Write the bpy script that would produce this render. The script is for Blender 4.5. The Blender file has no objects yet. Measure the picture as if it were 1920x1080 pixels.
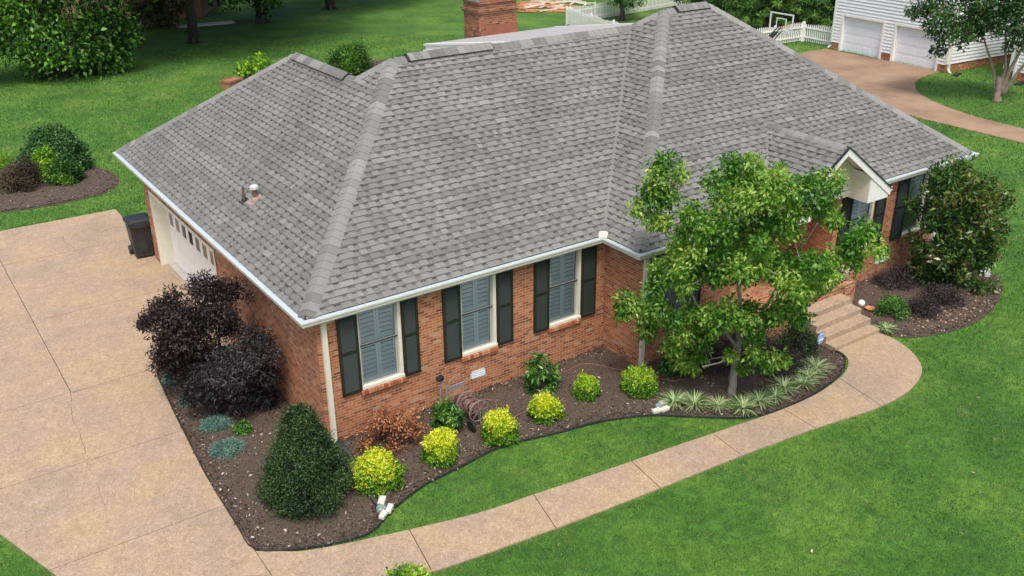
import bpy, math, random
import numpy as np
from mathutils import Vector, Matrix
C = bpy.context.scene
COL = C.collection
random.seed(7)
RNG = np.random.default_rng(11)

# ------------------------------------------------------------------ camera
cam_d = bpy.data.cameras.new("camera"); cam = bpy.data.objects.new("camera", cam_d); COL.objects.link(cam)
cam_d.sensor_width = 36.0; cam_d.lens = 1803.25/1920*36; cam_d.clip_start = 0.1; cam_d.clip_end = 900
CAMP = (-5.9039, -15.3914, 11.0334)
yaw, pitch, roll = math.radians(34.5335), math.radians(24.8808), math.radians(-0.4966)
f_ = Vector((math.sin(yaw)*math.cos(pitch), math.cos(yaw)*math.cos(pitch), -math.sin(pitch)))
r_ = Vector((math.cos(yaw), -math.sin(yaw), 0)); u_ = r_.cross(f_)
r2 = r_*math.cos(roll)+u_*math.sin(roll); u2 = -r_*math.sin(roll)+u_*math.cos(roll)
m3 = Matrix((r2, u2, -f_)).transposed()
cam.matrix_world = Matrix.Translation(CAMP) @ m3.to_4x4()
C.camera = cam

# ------------------------------------------------------------------ light
SUN_EL, SUN_AZ = math.radians(62), math.radians(210)     # azimuth clockwise from +Y : sun in front and to the left of the house
W = bpy.data.worlds.new("World"); C.world = W; W.use_nodes = True
wn = W.node_tree; bg = wn.nodes["Background"]
sky = wn.nodes.new("ShaderNodeTexSky"); sky.sky_type = 'NISHITA'; sky.sun_disc = False
sky.sun_elevation = SUN_EL; sky.sun_rotation = SUN_AZ; sky.air_density = 1.0; sky.dust_density = 5.0; sky.ozone_density = 1.0
wn.links.new(sky.outputs[0], bg.inputs[0]); bg.inputs[1].default_value = 0.15
sun_d = bpy.data.lights.new("sun", 'SUN'); sun = bpy.data.objects.new("sun", sun_d); COL.objects.link(sun)
sun_d.energy = 1.5; sun_d.angle = math.radians(14); sun_d.color = (1.0, 0.95, 0.88)
sd = Vector((math.sin(SUN_AZ)*math.cos(SUN_EL), math.cos(SUN_AZ)*math.cos(SUN_EL), math.sin(SUN_EL)))
sun.rotation_euler = sd.to_track_quat('Z', 'Y').to_euler(); sun.location = (0, 0, 30)
vs = C.view_settings; vs.view_transform = 'Standard'; vs.look = 'None'; vs.gamma = 1.0; vs.use_curve_mapping = False
vs.exposure = 0.47
C.cycles.max_bounces = 6; C.cycles.transparent_max_bounces = 12

# ------------------------------------------------------------------ material helpers
def mat(name, base=(.5,.5,.5), rough=.7, **kw):
    m = bpy.data.materials.new(name); m.use_nodes = True
    b = m.node_tree.nodes["Principled BSDF"]
    b.inputs["Base Color"].default_value = (*base, 1); b.inputs["Roughness"].default_value = rough
    if 'metal' in kw: b.inputs["Metallic"].default_value = kw['metal']
    if 'spec' in kw: b.inputs["Specular IOR Level"].default_value = kw['spec']
    m.diffuse_color = (*base, 1)
    return m
class N:
    """tiny node builder"""
    def __init__(s, m): s.t = m.node_tree; s.b = s.t.nodes["Principled BSDF"]; s.out = s.t.nodes["Material Output"]
    def n(s, ty, **kw):
        x = s.t.nodes.new(ty)
        for k, v in kw.items(): setattr(x, k, v)
        return x
    def l(s, a, b): s.t.links.new(a, b)
    def co(s): return s.n("ShaderNodeTexCoord").outputs["Object"]
    def noise(s, vec, scale, detail=3, rough=.55, out=0):
        x = s.n("ShaderNodeTexNoise"); x.inputs["Scale"].default_value = scale; x.inputs["Detail"].default_value = detail
        x.inputs["Roughness"].default_value = rough
        if vec is not None: s.l(vec, x.inputs["Vector"])
        return x.outputs[out]
    def ramp(s, fac, stops):
        x = s.n("ShaderNodeValToRGB"); e = x.color_ramp.elements
        while len(e) < len(stops): e.new(.5)
        for i, (p, c) in enumerate(stops): e[i].position = p; e[i].color = (*c, 1)
        s.l(fac, x.inputs[0]); return x.outputs[0]
    def mix(s, fac, a, b, mode='MIX'):
        x = s.n("ShaderNodeMixRGB", blend_type=mode)
        for i, v in ((0, fac), (1, a), (2, b)):
            if hasattr(v, 'is_linked'): s.l(v, x.inputs[i])
            elif isinstance(v, tuple): x.inputs[i].default_value = (*v, 1)
            else: x.inputs[i].default_value = v
        return x.outputs[0]
    def math(s, op, a, b=0.):
        x = s.n("ShaderNodeMath", operation=op)
        for i, v in ((0, a), (1, b)):
            if hasattr(v, 'is_linked'): s.l(v, x.inputs[i])
            else: x.inputs[i].default_value = v
        return x.outputs[0]
    def bump(s, h, strength=.3, dist=.02):
        x = s.n("ShaderNodeBump"); x.inputs["Strength"].default_value = strength; x.inputs["Distance"].default_value = dist
        s.l(h, x.inputs["Height"]); s.l(x.outputs[0], s.b.inputs["Normal"])
    def attr(s, name="tone"):
        x = s.n("ShaderNodeAttribute", attribute_name=name); return x.outputs["Fac"]
    def base(s, c): s.l(c, s.b.inputs["Base Color"])

def m_lawn():
    m = mat("lawn_grass", (.04,.12,.02), .9); n = N(m); co = n.co()
    a = n.noise(co, .35, 5, .6); b = n.noise(co, 4.5, 4, .6); c = n.noise(co, 45, 3, .7); d = n.noise(co, 1.3, 4, .7)
    c1 = n.ramp(a, [(.3, (.028,.098,.012)), (.5, (.062,.168,.019)), (.7, (.120,.245,.032))])
    c2 = n.ramp(b, [(.3, (.55,.6,.5)), (.7, (1.3,1.22,1.2))])
    c3 = n.ramp(c, [(.3, (.5,.55,.5)), (.68, (1.5,1.4,1.3))])
    x = n.mix(1., c1, c2, 'MULTIPLY'); x = n.mix(1., x, c3, 'MULTIPLY')
    dry = n.ramp(d, [(.62, (0,0,0)), (.78, (.5,.5,.5))])
    x = n.mix(dry, x, (.20,.21,.07))
    n.base(x); n.bump(c, .5, .03); return m
def m_leaf(name, cols, trans=.25, rough=.42, tint=None):
    m = mat(name, cols[1], rough); n = N(m)
    k = len(cols)-1
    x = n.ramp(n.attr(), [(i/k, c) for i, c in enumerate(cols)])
    n.base(x); n.b.inputs["Specular IOR Level"].default_value = .45
    tr = n.n("ShaderNodeBsdfTranslucent"); tc = n.mix(1., x, (1.3,1.35,.7), 'MULTIPLY'); n.l(tc, tr.inputs[0])
    mx = n.n("ShaderNodeMixShader"); mx.inputs[0].default_value = trans
    n.l(n.b.outputs[0], mx.inputs[1]); n.l(tr.outputs[0], mx.inputs[2]); n.l(mx.outputs[0], n.out.inputs[0])
    return m
def m_brick(name="red_brick", dark=1.0):
    m = mat(name, (.4,.17,.09), .9); n = N(m)
    g = n.n("ShaderNodeNewGeometry"); sep = n.n("ShaderNodeSeparateXYZ"); n.l(n.co(), sep.inputs[0])
    sn = n.n("ShaderNodeSeparateXYZ"); n.l(g.outputs["True Normal"], sn.inputs[0])
    ay = n.math('ABSOLUTE', sn.outputs[1]); ax = n.math('ABSOLUTE', sn.outputs[0]); az = n.math('ABSOLUTE', sn.outputs[2])
    uu = n.math('ADD', n.math('MULTIPLY', sep.outputs[0], n.math('MAXIMUM', ay, az)), n.math('MULTIPLY', sep.outputs[1], ax))
    vv = n.math('ADD', n.math('MULTIPLY', sep.outputs[2], n.math('SUBTRACT', 1., az)), n.math('MULTIPLY', sep.outputs[1], az))
    cb = n.n("ShaderNodeCombineXYZ"); n.l(uu, cb.inputs[0]); n.l(vv, cb.inputs[1])
    br = n.n("ShaderNodeTexBrick"); n.l(cb.outputs[0], br.inputs["Vector"])
    br.inputs["Scale"].default_value = 1.; br.inputs["Brick Width"].default_value = .175; br.inputs["Row Height"].default_value = .064
    br.inputs["Mortar Size"].default_value = .0062; br.inputs["Mortar Smooth"].default_value = .2; br.inputs["Bias"].default_value = 0.
    br.inputs["Color1"].default_value = (0,0,0,1); br.inputs["Color2"].default_value = (1,1,1,1); br.inputs["Mortar"].default_value = (.5,.5,.5,1)
    col = n.ramp(br.outputs["Color"], [(0., (.17*dark,.062*dark,.034*dark)), (.15, (.27*dark,.090*dark,.042*dark)), (.45, (.38*dark,.130*dark,.056*dark)), (.75, (.45*dark,.175*dark,.080*dark)), (.92, (.48*dark,.22*dark,.115*dark)), (1., (.44*dark,.30*dark,.19*dark))])
    big = n.ramp(n.noise(n.co(), 1.1, 4, .6), [(.3, (.86,.87,.88)), (.7, (1.08,1.07,1.06))])
    fine = n.ramp(n.noise(n.co(), 60, 3, .6), [(.3, (.8,.8,.8)), (.7, (1.18,1.18,1.18))])
    col = n.mix(1., n.mix(1., col, big, 'MULTIPLY'), fine, 'MULTIPLY')
    x = n.mix(br.outputs["Fac"], col, (.47*dark,.32*dark,.205*dark)); sp_ = n.ramp(n.noise(n.co(), 38, 2, .5), [(.63, (0,0,0)), (.74, (.55,.55,.55))]); x = n.mix(sp_, x, (.60*dark,.42*dark,.30*dark)); n.base(x)
    h = n.math('SUBTRACT', n.noise(n.co(), 80, 2, .5), n.math('MULTIPLY', br.outputs["Fac"], 2.0)); n.bump(h, .5, .008)
    return m
def m_concrete():
    m = mat("exposed_aggregate", (.5,.36,.26), .85); n = N(m); co = n.co()
    v = n.n("ShaderNodeTexVoronoi"); v.inputs["Scale"].default_value = 70; n.l(co, v.inputs["Vector"])
    sp = n.ramp(v.outputs["Color"], [(.05, (.29,.205,.14)), (.35, (.375,.285,.188)), (.7, (.425,.328,.222)), (.97, (.585,.49,.36))])
    v2 = n.n("ShaderNodeTexVoronoi"); v2.inputs["Scale"].default_value = 17; n.l(co, v2.inputs["Vector"])
    s2 = n.ramp(v2.outputs["Color"], [(.0, (.84,.82,.80)), (1., (1.12,1.1,1.08))])
    st = n.ramp(n.noise(co, .55, 5, .62), [(.28, (.78,.80,.84)), (.46, (.94,.95,.97)), (.62, (1.02,1.0,.96)), (.8, (1.10,1.05,.96))])
    stl = n.ramp(n.noise(co, .9, 4, .6), [(.50, (1,1,1)), (.68, (.93,.93,1.02))]); st2 = n.ramp(n.noise(co, 2.6, 5, .7), [(.3, (.90,.89,.88)), (.7, (1.06,1.06,1.06))])
    x = n.mix(1., sp, s2, 'MULTIPLY'); x = n.mix(1., x, st, 'MULTIPLY'); x = n.mix(1., x, st2, 'MULTIPLY'); x = n.mix(1., x, stl, 'MULTIPLY')
    n.base(x); n.bump(v.outputs["Distance"], .25, .006); return m
def m_noise(name, c1, c2, scale, rough=.8, c3=None, bump=.2, dist=.01):
    m = mat(name, c1, rough); n = N(m); f = n.noise(n.co(), scale, 5, .65)
    st = [(.3, c1), (.7, c2)] if c3 is None else [(.28, c1), (.5, c2), (.75, c3)]
    n.base(n.ramp(f, st)); n.bump(f, bump, dist); return m
def m_tone(name, stops, rough=.85, nscale=40, amp=.2, spec=.4, big=None):
    m = mat(name, stops[0][1], rough, spec=spec); n = N(m)
    x = n.ramp(n.attr(), stops)
    f = n.ramp(n.noise(n.co(), nscale, 3, .7), [(.25, (1-amp,)*3), (.75, (1+amp,)*3)])
    x = n.mix(1., x, f, 'MULTIPLY')
    if big:
        g = n.ramp(n.noise(n.co(), big, 4, .6), [(.3, (.88,.88,.87)), (.7, (1.1,1.095,1.09))]); x = n.mix(1., x, g, 'MULTIPLY')
    n.base(x); return m
M = {}
M['lawn'] = m_lawn(); M['brick'] = m_brick(); M['conc'] = m_concrete()
M['shingle'] = m_tone("asphalt_shingle", [(0., (.031,.032,.030)), (.3, (.093,.094,.089)), (.6, (.166,.168,.160)), (.85, (.232,.235,.225)), (1., (.297,.299,.288))], .93, 150, .24, .25, .6)
M['mulch'] = m_noise("mulch_soil", (.040,.028,.021), (.085,.061,.046), 30, .95, (.15,.112,.085), .8, .03)
M['chip'] = m_tone("mulch_chip", [(0., (.035,.024,.018)), (.45, (.11,.075,.055)), (.8, (.24,.18,.14)), (1., (.56,.49,.42))], .9, 60, .2)
M['white'] = m_noise("white_paint", (.78,.78,.75), (.84,.84,.81), 6, .45, bump=.02)
M['cream'] = m_noise("cream_paint", (.66,.64,.53), (.74,.72,.61), 5, .5, bump=.02)
M['gutter'] = m_noise("gutter_aluminium", (.55,.56,.50), (.64,.65,.58), 7, .35, bump=.02)
M['gutter_in'] = m_noise("gutter_guard", (.44,.52,.56), (.54,.62,.66), 9, .4)
M['shutter'] = m_noise("charcoal_green_shutter", (.014,.017,.012), (.022,.026,.018), 3, .5, bump=.03)
M['sash'] = mat("sash_paint", (.34,.35,.32), .5)
M['sashdark'] = mat("dark_sash_line", (.05,.055,.06), .5)
M['louver'] = mat("interior_shutter_paint", (.76,.82,.84), .5)
M['black'] = m_noise("black_plastic", (.012,.013,.014), (.025,.027,.028), 8, .5, bump=.05)
M['dark'] = mat("dark_interior", (.01,.011,.012), .8)
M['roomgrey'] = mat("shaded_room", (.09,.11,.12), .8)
M['bark'] = m_noise("grey_bark", (.10,.092,.082), (.27,.255,.235), 18, .9, bump=.6, dist=.02)
M['barkdark'] = m_noise("dark_bark", (.035,.03,.025), (.09,.078,.065), 10, .95, bump=.6, dist=.03)
M['barkpale'] = m_noise("smooth_pale_bark", (.30,.25,.20), (.50,.43,.36), 7, .75, bump=.2)
M['barkcr'] = m_noise("crape_bark", (.16,.125,.10), (.36,.29,.235), 5, .85, bump=.4)
M['stone'] = m_noise("white_stone", (.50,.48,.43), (.74,.72,.66), 12, .8, bump=.3)
M['gmetal'] = m_noise("grey_metal", (.22,.22,.225), (.34,.34,.345), 10, .4)
M['terracotta'] = m_noise("terracotta", (.42,.16,.08), (.55,.24,.13), 9, .8)
M['edging'] = m_noise("black_edging", (.012,.013,.014), (.04,.042,.042), 14, .55, bump=.1)
M['siding'] = m_noise("white_siding", (.74,.77,.79), (.80,.82,.83), 2, .5, bump=.02)
M['doorpaint'] = m_noise("white_door_paint", (.80,.84,.88), (.76,.80,.84), 2, .45, bump=.02)
def m_glass():
    m = bpy.data.materials.new("window_glass"); m.use_nodes = True; t = m.node_tree; t.nodes.clear()
    o = t.nodes.new("ShaderNodeOutputMaterial"); tr = t.nodes.new("ShaderNodeBsdfTransparent"); tr.inputs[0].default_value = (.86,.89,.90,1)
    gl = t.nodes.new("ShaderNodeBsdfGlossy"); gl.inputs[1].default_value = .03; gl.inputs[0].default_value = (.9,.95,1,1)
    fr = t.nodes.new("ShaderNodeFresnel"); fr.inputs[0].default_value = 1.45
    mx = t.nodes.new("ShaderNodeMixShader"); t.links.new(fr.outputs[0], mx.inputs[0]); t.links.new(tr.outputs[0], mx.inputs[1]); t.links.new(gl.outputs[0], mx.inputs[2])
    t.links.new(mx.outputs[0], o.inputs[0]); return m
M['glass'] = m_glass()
M['clear'] = M['glass'].copy(); M['clear'].name = 'clear_acrylic'
for q_ in M['clear'].node_tree.nodes:
    if q_.type == 'BSDF_TRANSPARENT': q_.inputs[0].default_value = (.95,.97,.96,1)
    if q_.type == 'FRESNEL': q_.inputs[0].default_value = 1.12

# ------------------------------------------------------------------ mesh helpers
class MB:
    def __init__(s): s.v = []; s.f = []; s.t = []
    def quad(s, a, b, c, d, tone=None):
        i = len(s.v); s.v += [tuple(a), tuple(b), tuple(c), tuple(d)]; s.f.append((i, i+1, i+2, i+3)); s.t.append(random.random() if tone is None else tone)
    def poly(s, pts, tone=None):
        i = len(s.v); s.v += [tuple(p) for p in pts]; s.f.append(tuple(range(i, i+len(pts)))); s.t.append(random.random() if tone is None else tone)
    def hexa(s, p, tone=None):
        """p: 8 points, bottom 4 ccw then top 4"""
        tone = random.random() if tone is None else tone
        i = len(s.v); s.v += [tuple(q) for q in p]
        for q in ((3,2,1,0), (4,5,6,7), (0,1,5,4), (1,2,6,5), (2,3,7,6), (3,0,4,7)): s.f.append(tuple(i+k for k in q)); s.t.append(tone)
        return s
    def box(s, x0, x1, y0, y1, z0, z1, tone=None):
        return s.hexa([(x0,y0,z0),(x1,y0,z0),(x1,y1,z0),(x0,y1,z0),(x0,y0,z1),(x1,y0,z1),(x1,y1,z1),(x0,y1,z1)], tone)
    def obox(s, c, sx, sy, sz, rz=0, rx=0, ry=0, tone=None):
        R = Matrix.Rotation(rz, 3, 'Z') @ Matrix.Rotation(ry, 3, 'Y') @ Matrix.Rotation(rx, 3, 'X'); c = Vector(c)
        P = [c + R @ Vector((a*sx/2, b*sy/2, d*sz/2)) for d in (-1, 1) for a, b in ((-1,-1),(1,-1),(1,1),(-1,1))]
        return s.hexa(P, tone)
    def tube(s, pts, rad, n=8, cap=True, tone=None):
        pts = [Vector(p) for p in pts]; k = len(pts)
        if not hasattr(rad, '__len__'): rad = [rad]*k
        base = len(s.v); ref = Vector((0, 0, 1)); tn = random.random() if tone is None else tone
        for i, p in enumerate(pts):
            d = (pts[min(i+1, k-1)] - pts[max(i-1, 0)]).normalized()
            r = ref if abs(d.dot(ref)) < .92 else Vector((1, 0, 0))
            a = d.cross(r).normalized(); b = d.cross(a).normalized()
            if i and (a.dot(pa) < 0): a = -a; b = -b
            if i: # keep frames aligned
                a = (pa - d*pa.dot(d)).normalized(); b = d.cross(a).normalized()
            pa = a
            for j in range(n):
                t = 2*math.pi*j/n; s.v.append(tuple(p + (a*math.cos(t) + b*math.sin(t))*rad[i]))
        for i in range(k-1):
            for j in range(n):
                q = base+i*n; s.f.append((q+j, q+(j+1) % n, q+n+(j+1) % n, q+n+j)); s.t.append(tn)
        if cap:
            s.f.append(tuple(base+j for j in range(n))[::-1]); s.t.append(tn)
            s.f.append(tuple(base+(k-1)*n+j for j in range(n))); s.t.append(tn)
        return s
    def lathe(s, prof, n=24, c=(0,0,0), tone=.5):
        base = len(s.v)
        for r, z in prof:
            for j in range(n):
                t = 2*math.pi*j/n; s.v.append((c[0]+r*math.cos(t), c[1]+r*math.sin(t), c[2]+z))
        for i in range(len(prof)-1):
            for j in range(n):
                q = base+i*n; s.f.append((q+j, q+(j+1) % n, q+n+(j+1) % n, q+n+j)); s.t.append(tone)
        return s
    def build(s, name, m, parent=None, loc=None, smooth=False, bevel=0):
        me = bpy.data.meshes.new(name)
        off = Vector(loc) if loc is not None else (world_loc(parent) if parent else Vector((0,0,0)))
        me.from_pydata([(v[0]-off.x, v[1]-off.y, v[2]-off.z) for v in s.v], [], s.f)
        a = me.attributes.new("tone", 'FLOAT', 'FACE'); a.data.foreach_set("value", s.t)
        me.materials.append(M[m] if isinstance(m, str) else m)
        if smooth: me.polygons.foreach_set("use_smooth", [True]*len(me.polygons))
        o = bpy.data.objects.new(name, me); COL.objects.link(o)
        if parent: o.parent = parent
        o.location = (off - world_loc(parent)) if parent else off
        if bevel:
            bv = o.modifiers.new("b", 'BEVEL'); bv.width = bevel; bv.segments = 2; bv.limit_method = 'ANGLE'
        return o
def world_loc(o):
    v = Vector((0,0,0))
    while o: v += Vector(o.location); o = o.parent
    return v
def tag(o, label=None, cat=None, group=None, kind=None):
    if label: o['label'] = label
    if cat: o['category'] = cat
    if group: o['group'] = group
    if kind: o['kind'] = kind
    return o
def empty(name, loc, label, cat, group=None):
    o = bpy.data.objects.new(name, None); COL.objects.link(o); o.location = loc; o.empty_display_size = .3
    return tag(o, label, cat, group)
def copy_tree(o, parent=None):
    c = o.copy(); COL.objects.link(c); c.parent = parent
    for ch in [x for x in bpy.data.objects if x.parent == o]: copy_tree(ch, c)
    return c
def np_mesh(name, V, F, tone, m, parent=None, loc=(0,0,0)):
    """V (n,3) world verts, F (k,s) faces, tone per vertex"""
    me = bpy.data.meshes.new(name); k, s = F.shape
    off = np.array(loc, float)
    me.vertices.add(len(V)); me.vertices.foreach_set("co", (V-off).astype(np.float32).ravel())
    me.loops.add(k*s); me.loops.foreach_set("vertex_index", F.astype(np.int32).ravel())
    me.polygons.add(k); me.polygons.foreach_set("loop_start", np.arange(0, k*s, s, dtype=np.int32)); me.polygons.foreach_set("loop_total", np.full(k, s, dtype=np.int32))
    a = me.attributes.new("tone", 'FLOAT', 'POINT'); a.data.foreach_set("value", tone.astype(np.float32))
    me.update(calc_edges=True); me.validate()
    me.materials.append(M[m] if isinstance(m, str) else m)
    o = bpy.data.objects.new(name, me); COL.objects.link(o)
    if parent: o.parent = parent; o.location = Vector(loc) - world_loc(parent)
    else: o.location = loc
    return o
def unit(a): return a/(np.linalg.norm(a, axis=1, keepdims=True)+1e-9)
def leaf_arrays(P, D, Nn, L, Wd, tone, fold=.25):
    """P base, D direction of the leaf, Nn face normal, L length, Wd width"""
    D = unit(D); S = unit(np.cross(D, Nn)); U = np.cross(S, D)
    L = L[:, None]; Wd = Wd[:, None]
    a = P; t = P + D*L - U*L*.12; l = P + D*L*.45 + S*Wd*.5 + U*Wd*fold; r = P + D*L*.45 - S*Wd*.5 + U*Wd*fold
    V = np.stack([a, l, t, r], 1).reshape(-1, 3); n = len(P)
    F = np.arange(n*4).reshape(n, 4); return V, F, np.repeat(tone, 4)
def foliage(name, clumps, m, parent, per=60, size=.12, asp=.5, droop=.2, seed=1, flat=1.0, shell=.55, tvar=.35, density=True, loc=None, tbase=None, up=.5):
    """leaf clouds round clump centres (x, y, z, r)"""
    g = np.random.default_rng(seed); cl = np.array(clumps, float); R0 = np.median(cl[:, 3])
    num = np.maximum(6, (per*(cl[:, 3]/R0)**2 if density else np.full(len(cl), per))).astype(int)
    idx = np.repeat(np.arange(len(cl)), num); n = len(idx)
    d = unit(g.normal(size=(n, 3))); rad = cl[idx, 3]*(shell+(1.12-shell)*g.random(n))
    # ragged clump outline
    ph = g.random((len(cl), 3))*6.28; rad *= 1+.28*np.sin(d[:, 0]*4+ph[idx, 0])*np.cos(d[:, 1]*5+ph[idx, 1])+.15*np.sin(d[:, 2]*7+ph[idx, 2])
    P = cl[idx, :3] + d*rad[:, None]*np.array([1, 1, flat])
    D = d*.6 + g.normal(size=(n, 3))*.6; D[:, 2] -= droop
    Nn = d*.5 + g.normal(size=(n, 3))*.45 + np.array([0, 0, up])
    L = size*(.65+.7*g.random(n)); tc = g.random(len(cl))
    tb = tc if tbase is None else tbase
    tone = np.clip(.5 + (tb[idx]-.5)*tvar*1.6 + (g.random(n)-.5)*tvar*1.6, 0, 1)
    V, F, T = leaf_arrays(P, D, Nn, L, L*asp, tone)
    return np_mesh(name, V, F, T, m, parent, tuple(world_loc(parent)) if parent else (loc or (0,0,0)))
def limb(mb, a, b, r0, r1, n=7, seg=5, wob=.08, g=random, sag=0.):
    a = Vector(a); b = Vector(b); pts = []; L = (b-a).length
    for i in range(seg+1):
        t = i/seg; p = a.lerp(b, t)
        if 0 < i < seg: p += Vector((g.uniform(-1, 1), g.uniform(-1, 1), g.uniform(-.6, .6)))*wob*L/2
        p.z += sag*math.sin(math.pi*t)*L
        pts.append(p)
    mb.tube(pts, [r0+(r1-r0)*i/seg for i in range(seg+1)], n); return pts
def poly_contains(poly, X, Y):
    p = np.array(poly, float); n = len(p); ins = np.zeros(X.shape, bool); j = n-1
    for i in range(n):
        xi, yi = p[i]; xj, yj = p[j]
        c = ((yi > Y) != (yj > Y)) & (X < (xj-xi)*(Y-yi)/(yj-yi+1e-12)+xi); ins ^= c; j = i
    return ins
def dist_to_path(path, X, Y):
    p = np.array(path, float); d = np.full(X.shape, 1e9)
    for i in range(len(p)-1):
        a, b = p[i], p[i+1]; ab = b-a; t = np.clip(((X-a[0])*ab[0]+(Y-a[1])*ab[1])/(ab@ab+1e-12), 0, 1)
        d = np.minimum(d, np.hypot(X-a[0]-t*ab[0], Y-a[1]-t*ab[1]))
    return d
def smooth_path(pts, k=6):
    """Catmull-Rom"""
    P = [np.array(p, float) for p in pts]; P = [2*P[0]-P[1]] + P + [2*P[-1]-P[-2]]; out = []
    for i in range(1, len(P)-2):
        for j in range(k):
            t = j/k; a, b, c, d = P[i-1:i+3]
            out.append(tuple(.5*((2*b)+(-a+c)*t+(2*a-5*b+4*c-d)*t*t+(-a+3*b-3*c+d)*t**3)))
    out.append(tuple(P[-2])); return out
def sheet(name, poly, z, m, thick=0., kind='structure', tone=.5, label=None):
    b = MB(); b.poly([(x, y, z) for x, y in poly], tone)
    if thick:
        k = len(poly)
        for i in range(k):
            (x0, y0), (x1, y1) = poly[i], poly[(i+1) % k]; b.quad((x0,y0,z-thick), (x1,y1,z-thick), (x1,y1,z), (x0,y0,z), tone)
    o = b.build(name, m); return tag(o, kind=kind, label=label)
# ------------------------------------------------------------------ ground, paving, beds
def clip(poly, a, b, c):
    """keep a*x+b*y >= c"""
    out = []
    for i in range(len(poly)):
        p, q = poly[i], poly[(i+1) % len(poly)]; dp = a*p[0]+b*p[1]-c; dq = a*q[0]+b*q[1]-c
        if dp >= 0: out.append(p)
        if (dp > 0 > dq) or (dp < 0 < dq): t = dp/(dp-dq); out.append((p[0]+(q[0]-p[0])*t, p[1]+(q[1]-p[1])*t))
    return out
BED_EDGE = smooth_path([(-1.62,5.25),(-1.75,4.95),(-1.92,3.06),(-2.1,.63),(-2.16,-1.2),(-2.13,-2.05),(-1.5,-2.48),(-.84,-2.72),(-.26,-2.78),(.37,-2.43),(1.21,-2.14),(1.98,-2.06),(3.06,-1.94),(4.22,-2.18),(5.34,-2.4),(6.3,-2.82),(6.96,-3.35),(7.82,-4.02),(8.66,-4.21),(9.83,-4.22),(10.97,-4.0),(11.57,-3.66),(11.74,-3.36),(11.69,-3.2)], 4)
WALK_IN = [(-2.14,-2.1)] + smooth_path([(-1.5,-2.56),(-.84,-2.8),(-.2,-2.98),(.13,-3.08),(1.56,-3.44),(2.69,-3.58),(3.84,-3.72),(5.73,-3.92),(7.46,-4.12),(8.66,-4.25),(9.83,-4.26),(10.97,-4.06),(11.6,-3.72),(11.8,-3.4),(11.8,-3.2)], 4)
WALK_OUT = smooth_path([(13.38,-3.2),(13.38,-3.74),(13.09,-4.45),(12.52,-5.02),(11.53,-5.35),(10.4,-5.38),(8.89,-5.16),(6.92,-4.95),(4.63,-4.78),(2.39,-4.58),(-.04,-4.28),(-2.14,-3.9)], 4)
WALK = WALK_IN + WALK_OUT
DRIVE = [(.36,17.0),(-15,17.35),(-15,3.3),(-8.5,3.0),(-6.6,2.1),(-5.67,.97),(-5.09,-.73),(-4.75,-3.2),(-4.7,-14),(-2.16,-14),(-2.16,-3.9),(-2.15,-2.05),(-2.17,-1.2),(-2.12,.63),(-1.94,3.06),(-1.77,4.95),(-1.62,5.27),(.24,5.5),(.24,6.1),(.62,6.1),(.62,11.35),(.24,11.35),(.24,12.0),(.36,12.05)]
RBED = smooth_path([(13.42,-3.15),(13.64,-3.72),(14.46,-4.12),(15.62,-4.3),(16.75,-4.15),(18.0,-3.7),(18.85,-3.1),(19.0,-2.6),(18.95,-2.0),(18.85,-1.05)], 5) + [(18.7,-1.0),(14.0,-1.0),(13.42,-1.0)]
LBED = smooth_path([(-8,19.6),(-5,19.2),(-2.85,18.95),(-1.9,18.76),(-.73,18.69),(.37,18.91),(1.05,19.47),(1.32,20.38),(1.22,21.63),(.6,22.7),(-.8,24.2),(-2.5,25.6),(-4.5,26.6),(-8,27)], 5)
FBED = BED_EDGE + [(11.69,-.95),(7.75,-.95),(7.75,.2),(.3,.2),(.3,5.45)]
DRIVE2 = smooth_path([(41.05,20.6),(39.3,20.7),(37,19.6),(34.5,17),(32.8,13),(32.0,9),(31.9,5),(31.7,-2),(31.2,-14)],5) + smooth_path([(34.6,-14),(34.3,-4),(33.9,2),(33.9,5.5),(34.4,8.2),(35.6,10.6),(37.2,12.1),(39.0,12.9),(41.05,13.1)],5)
lawn = sheet("lawn", [(-160,-90),(220,-90),(220,260),(-160,260)], 0.0, 'lawn')
M['joint'] = m_noise('joint_dirt', (.09,.068,.048), (.16,.12,.09), 15, .9); sheet("joint_base", [(x,y) for x,y in DRIVE], .006, M['joint']); 
b = MB()
def panel(b, poly, top=.034, bot=.0, tone=.5):
    if len(poly) < 3: return
    b.poly([(x,y,top) for x,y in poly], tone)
    for i in range(len(poly)):
        (x0,y0),(x1,y1) = poly[i], poly[(i+1) % len(poly)]; b.quad((x0,y0,bot),(x1,y1,bot),(x1,y1,top),(x0,y0,top), tone)
g_ = .009
ys = [-20,-9.2,-5.2,-.56,2.38,5.34,9.6,14.0,20]
xs_top = [-20,-11,-7.4,-3.54,5]
for i in range(len(ys)-1):
    y0, y1 = ys[i]+g_, ys[i+1]-g_
    xs = xs_top if ys[i] > 5 else [-20, 5]
    for j in range(len(xs)-1):
        p = clip(DRIVE, 0, 1, y0); p = clip(p, 0, -1, -y1)
        if p: p = clip(p, 1, 0, xs[j]+g_)
        if p: p = clip(p, -1, 0, -(xs[j+1]-g_))
        if p: panel(b, p)
drive = b.build("driveway", 'conc'); tag(drive, kind='structure')
b = MB(); sheet("walk_base", WALK, .006, M['joint'])
cuts = [(-2.2,-2.6,-2.2,-4.2)] + [(.28,-3.19,.1,-4.15),(2.67,-3.58,2.44,-4.54),(4.85,-3.84,4.72,-4.83),(6.84,-4.12,6.74,-5.08),(8.75,-4.28,8.7,-5.3),(10.73,-4.39,10.53,-5.5)]
halfs = []
for x0,y0,x1,y1 in cuts:
    nx, ny = (y0-y1), (x1-x0); L = math.hypot(nx, ny); nx /= L; ny /= L; halfs.append((nx, ny, nx*x0+ny*y0))
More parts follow.
